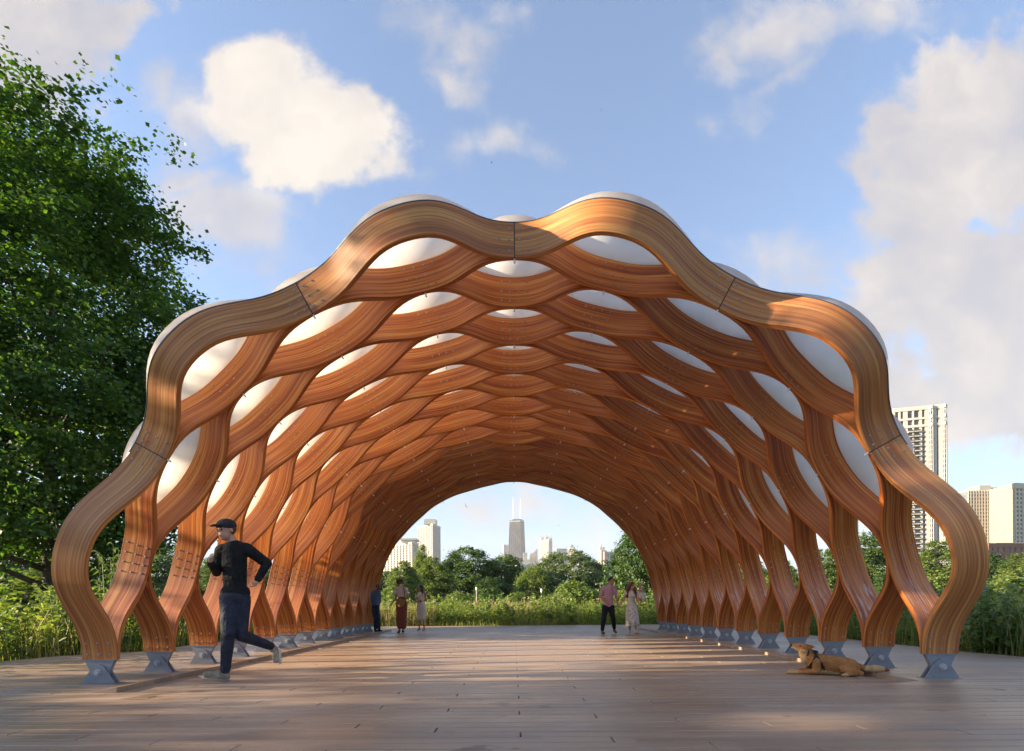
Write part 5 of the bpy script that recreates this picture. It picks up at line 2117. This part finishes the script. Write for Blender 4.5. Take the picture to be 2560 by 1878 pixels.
def floral_woman():
    g = at(1590, 1586, 14.7)
    root = person((g.x, 14.7, 0), 'woman with long auburn hair in a white floral dress carrying a baby on her hip')
    hd, P, e, _ = head((-.095, -.02, 1.345), .205, yawd=40, pitchd=0)
    neck = [('skin', 'c', (-.11, 0, 1.27), (-.12, 0, 1.19), .042, .045)]
    torso = [('s', 'c', (-.12, 0, 1.10), (-.13, 0, .93), .105, .092, .88), ('s', 'e', (-.11, -.05, 1.06), (.09, .07, .055)), ('s', 'c', (-.13, 0, .93), (-.13, 0, .86), .092, .10, .88)]
    sh = [('skin', 'c', (-.22, 0, 1.155), (-.02, 0, 1.155), .042, .042)]
    slv = [('s', 'e', (-.255, 0, 1.13), (.058, .055, .06)), ('s', 'e', (.01, 0, 1.13), (.058, .055, .06))]
    arms = [('skin', 'c', (-.25, 0, 1.14), (-.335, -.0, .935), .038, .032), ('skin', 'c', (-.335, 0, .935), (-.475, -.02, .80), .030, .022),
            ('skin', 'c', (.0, 0, 1.14), (.045, -.01, .93), .038, .032), ('skin', 'c', (.045, -.01, .93), (.06, -.17, .95), .031, .023)]
    hands = hand('skin', (-.475, -.02, .80), (-.5, -.1, -.6), (-.5, 0, .5), (0, -1, 0), .85, .6) + hand('skin', (.06, -.17, .95), (.4, -.6, .3), (0, 0, 1), (0, -1, .3), .85, .5)
    legs = stand_legs((-.17, 0, .74), (-.16, .06, .42), (-.145, .12, .12), (-.07, 0, .74), (-.05, -.05, .42), (-.01, -.04, .09), (.085, .050, .027), 'skin')
    feet = [('skin', 'c', (-.145, .12, .12), (-.155, .06, .05), .027, .024), ('skin', 'c', (-.01, -.04, .085), (.035, -.13, .03), .026, .023)]
    fuse('body', hd + neck + as_skin(torso) + sh + arms + hands + legs + feet, .009, {'skin': SKIN}, root, -.002)
    fuse('bodice', torso + slv, .010, {'s': FLORAL}, root, .012)
    skirt('skirt', [(-.13, 0, .90, .10, .09), (-.13, 0, .82, .135, .11), (-.12, 0, .70, .155, .14), (-.11, 0, .55, .165, .17), (-.10, .01, .38, .175, .20), (-.095, .01, .22, .185, .22)], FLORAL, root, 8, .016)
    shoe(root, (-.145, .12, .10), (-.165, .03, .045), SHOEP, .027)
    shoe(root, (-.01, -.04, .055), (.05, -.15, .028), SHOEP, .027)
    fuse('hair', [('h', 'e', P(0, .08, .13), (.40 * .205, .43 * .205, .40 * .205), e), ('h', 'c', (-.15, .01, 1.36), (-.225, -.01, 1.20), .062, .060), ('h', 'c', (-.225, -.01, 1.20), (-.245, -.04, 1.02), .058, .032),
                  ('h', 'c', (-.07, .03, 1.33), (-.03, -.03, 1.20), .05, .045), ('h', 'c', (-.03, -.03, 1.20), (-.02, -.07, 1.10), .045, .028)], .008, {'h': HAIRR}, root)
    face_bits(P, .205, e, root, LIP)
    # the baby
    b = person((g.x, 14.7, 0), 'baby in a white floral dress carried on the hip of the woman with auburn hair')
    s = .155
    hd, P, e, _ = head((.10, -.08, 1.325), s, yawd=18, pitchd=-4)
    body = [('s', 'c', (.115, -.05, 1.21), (.125, -.05, 1.05), .062, .070)]
    arms = [('skin', 'c', (.07, -.09, 1.215), (.055, -.15, 1.17), .026, .022), ('skin', 'c', (.055, -.15, 1.17), (.10, -.17, 1.20), .021, .016),
            ('skin', 'c', (.165, -.07, 1.21), (.19, -.13, 1.17), .026, .022), ('skin', 'c', (.19, -.13, 1.17), (.15, -.17, 1.19), .021, .016)]
    hands = hand('skin', (.10, -.17, 1.20), (.6, -.2, .3), (0, 0, -1), (0, -1, 0), .5, .5) + hand('skin', (.15, -.17, 1.19), (-.6, -.2, .3), (0, 0, -1), (0, -1, 0), .5, .5)
    legs = [('skin', 'c', (.09, -.09, 1.03), (.03, -.16, .92), .040, .032), ('skin', 'c', (.03, -.16, .92), (.045, -.17, .80), .030, .022), ('skin', 'c', (.045, -.17, .80), (.06, -.21, .775), .020, .017),
            ('skin', 'c', (.15, -.03, 1.03), (.16, .05, .93), .040, .032), ('skin', 'c', (.16, .05, .93), (.15, .06, .82), .03, .022), ('skin', 'c', (.15, .06, .82), (.17, .03, .79), .020, .017)]
    fuse('body', hd + [('skin', 'c', (.105, -.07, 1.26), (.11, -.06, 1.22), .035, .04)] + as_skin(body) + arms + hands + legs, .007, {'skin': SKIN}, b, -.002)
    skirt('dress', [(.115, -.06, 1.24, .060, .055), (.12, -.06, 1.17, .085, .08), (.135, -.06, 1.08, .105, .10), (.16, -.06, .99, .125, .11), (.175, -.06, .95, .13, .115)], FLORAL, b, 8, .010)
    fuse('hair', [('h', 'e', P(0, .10, .16), (.345 * s, .37 * s, .33 * s), e)], .007, {'h': HAIRB}, b)
    m = MB()
    m.tube([P(-.12, -.05, .50), P(-.02, -.08, .56), P(.12, -.05, .52)], [.018, .012, .018], 8)
    m.build('hair_bow', BLUSH, b)
    face_bits(P, s, e, b, LIP)


floral_woman()


# ---- dog -----------------------------------------------------------------
def dog():
    T1 = principled('tan_fur', (.33, .135, .042), .85, 0, .15, base2=(.42, .195, .070), vscale=11, bump=.9, bscale=70)
    T2 = principled('red_brown_fur', (.23, .078, .026), .85, 0, .15, base2=(.30, .115, .038), vscale=14, bump=.9, bscale=70)
    T3 = principled('cream_fur', (.52, .34, .19), .85, 0, .15, base2=(.44, .27, .13), vscale=14, bump=.9, bscale=70)
    a, b = at(2000, 1682, 6.45), at(2153, 1690, 6.15)
    root = empty('dog', (b.x, 6.22, 0), math.atan2(0.20, -(b.x - a.x)) - math.pi)
    tag(root, 'tan dog lying on the deck with its head raised, wearing a black harness', 'dog')
    # body along X: rump at 0, head towards -X ; local units metres
    pr = [('tan', 'c', (-.08, 0, .105), (-.30, 0, .125), .098, .105, .95), ('tan', 'c', (-.30, 0, .125), (-.44, .0, .150), .105, .098, .9),
          ('cream', 'c', (-.16, -.02, .045), (-.40, -.02, .050), .045, .055, 1.1), ('red', 'c', (-.12, .02, .165), (-.40, .01, .195), .045, .055, 1.1),
          # chest and neck
          ('tan', 'c', (-.44, 0, .150), (-.505, 0, .205), .088, .072), ('tan', 'c', (-.505, 0, .205), (-.535, 0, .275), .070, .058), ('red', 'c', (-.46, .01, .215), (-.50, .01, .280), .05, .045),
          ('cream', 'c', (-.535, -.02, .17), (-.565, -.01, .245), .045, .042),
          # head, tipped up
          ('tan', 'e', (-.545, 0, .305), (.074, .066, .060), (0, 12, 0)), ('tan', 'c', (-.585, 0, .318), (-.655, 0, .340), .042, .024), ('cream', 'c', (-.590, 0, .292), (-.660, 0, .320), .034, .019),
          ('cream', 'e', (-.555, -.040, .278), (.046, .030, .034)), ('nose', 'e', (-.682, 0, .343), (.015, .015, .013)),
          # haunch (near side) folded, and far side
          ('tan', 'e', (-.085, -.075, .095), (.105, .060, .085), (0, 18, 0)), ('tan', 'e', (-.085, .075, .095), (.105, .060, .085), (0, 18, 0)),
          ('tan', 'c', (-.155, -.115, .075), (.01, -.125, .042), .042, .030), ('tan', 'c', (.01, -.125, .042), (-.13, -.155, .024), .026, .020), ('cream', 'c', (-.13, -.155, .022), (-.175, -.16, .018), .022, .018),
          ('tan', 'c', (-.14, .115, .07), (.01, .12, .04), .042, .03), ('tan', 'c', (.01, .12, .04), (-.12, .15, .022), .026, .02),
          # fore legs: shoulder, elbow on the deck, forearm stretched forward
          ('tan', 'c', (-.43, -.075, .150), (-.425, -.095, .050), .060, .038), ('tan', 'c', (-.425, -.095, .045), (-.62, -.085, .030), .034, .022), ('cream', 'c', (-.62, -.085, .028), (-.705, -.08, .022), .022, .022), ('cream', 'e', (-.725, -.08, .020), (.028, .022, .018)),
          ('tan', 'c', (-.43, .075, .150), (-.43, .08, .055), .060, .038), ('tan', 'c', (-.43, .08, .045), (-.58, .07, .035), .034, .022), ('cream', 'c', (-.58, .07, .030), (-.665, .065, .024), .022, .022), ('cream', 'e', (-.68, .065, .022), (.028, .022, .018)),
          # tail
          ('tan', 'c', (.0, .0, .105), (.08, -.02, .085), .048, .034), ('cream', 'c', (.08, -.02, .085), (.17, -.03, .090), .036, .048), ('cream', 'c', (.17, -.03, .09), (.23, -.03, .088), .048, .038), ('red', 'c', (.23, -.03, .088), (.30, -.02, .075), .034, .014)]
    for k in (-.016, -.004, .008, .02):
        pr.append(('cream', 'c', (-.725, -.08 + k, .016), (-.752, -.08 + k, .012), .009, .007))
        pr.append(('cream', 'c', (-.68, .065 + k, .018), (-.707, .065 + k, .014), .009, .007))
    fuse('body', pr, .006, {'tan': T1, 'red': T2, 'cream': T3, 'nose': SHOEK}, root, 0, 3)
    # ears laid back
    for sy in (-1, 1):
        m = MB()
        y = sy * .040
        bse = [Vector((-.535, y * .9, .358)), Vector((-.505, y * 1.3, .325)), Vector((-.525, y * 1.5, .292))]
        tip = Vector((-.432, sy * .088, .332))
        m.add([bse[0], bse[1], bse[2], tip, bse[0] + Vector((0, -sy * .012, 0)), bse[2] + Vector((0, -sy * .012, -.004))],
              [(0, 1, 3), (1, 2, 3), (0, 3, 4), (2, 5, 3), (4, 3, 5), (0, 4, 5, 2, 1)])
        m.build('ear', T2, root, smooth=False)
        v, f = ellipsoid_pts((-.592, sy * .043, .336), (.011, .008, .009))
        obj('eye', v, f, EYE, root, smooth=True)
    h = MB()
    for (c, ax, r, tilt) in (((-.465, 0, .175), 0, .112, 28), ((-.385, 0, .145), 0, .118, -28)):
        ring = []
        for i in range(25):
            an = 2 * math.pi * i / 24
            x = c[0] + math.sin(R(tilt)) * r * math.sin(an) * .9
            ring.append((x, r * .93 * math.cos(an), c[2] + r * 1.0 * math.sin(an) * math.cos(R(tilt)) + .0))
        h.tube(ring, [.011] * 25, 6, cap=False)
    h.tube([(-.40, 0, .262), (-.47, 0, .285)], [.014, .012], 6)
    h.build('harness', SHOEK, root)
    m = MB()
    ring = [(-.515 + .02 * math.sin(2 * math.pi * i / 20), .066 * math.cos(2 * math.pi * i / 20), .245 + .058 * math.sin(2 * math.pi * i / 20)) for i in range(21)]
    m.tube(ring, [.008] * 21, 6, cap=False)
    m.build('collar', SHOEK, root)


dog()


# ---- birds ----------------------------------------------------------------
def bird(px, py, Y_, span, label, rz=.6, bank=62):
    p = at(px, py, Y_)
    root = empty('bird', p)
    tag(root, label, 'bird', 'birds in the sky')
    s = span
    M = principled('bird_feathers', (.06, .05, .045), .8) if 'bird_feathers' not in MATS else MATS['bird_feathers']
    fuse('body', [('f', 'c', (0, -.12 * s, 0), (0, .15 * s, 0), .055 * s, .035 * s), ('f', 'e', (0, -.20 * s, .01 * s), (.04 * s, .055 * s, .04 * s)), ('f', 'c', (0, .18 * s, 0), (0, .32 * s, 0), .03 * s, .045 * s, .3)], .012 * s, {'f': M}, root)
    for sg in (-1, 1):
        m = MB()
        o = [(0, -.09), (.22, -.14), (.50, .02), (.30, .06), (.12, .10), (0, .09)]
        pts = [(sg * x * s, y * s) for x, y in o]
        if sg > 0:
            pts = pts[::1]
        else:
            pts = pts[::-1]
        m.prism_z(pts, -.006 * s, .008 * s)
        w = m.build('wing', M, root)
        w.rotation_euler = (0, sg * R(-14), 0)
    root.rotation_euler = (R(20), R(bank), rz)


bird(1164, 1265, 40, .50, 'dark bird with spread wings flying under the arch left of the skyscraper')
bird(1347.5, 1330, 90, .40, 'tiny distant bird just above the lantern tower', .2, 10)
bird(1396, 1314, 95, .40, 'tiny distant bird right of and above the lantern tower', 1.2, 20)
bird(1503.5, 276, 60, .30, 'tiny bird high in the clear sky right of centre', .9, 15)
bird(1229, 406, 60, .28, 'tiny bird above the left pair of arch humps', 2.0, 30)


# ================================================================== air
hz = MB()
hz.box(-3060, 3060, -320, 4260, -1.1, 485)
HM = bpy.data.materials.new('haze')
HM.use_nodes = True
HN = NT(HM.node_tree)
ho = HN.n('ShaderNodeOutputMaterial')
pv = HN.n('ShaderNodeVolumePrincipled')
pv.inputs['Color'].default_value = (.86, .92, 1.0, 1)
pv.inputs['Density'].default_value = .00012
HN.l(pv.outputs[0], ho.inputs['Volume'])
tag(hz.build('haze', HM), kind='stuff')
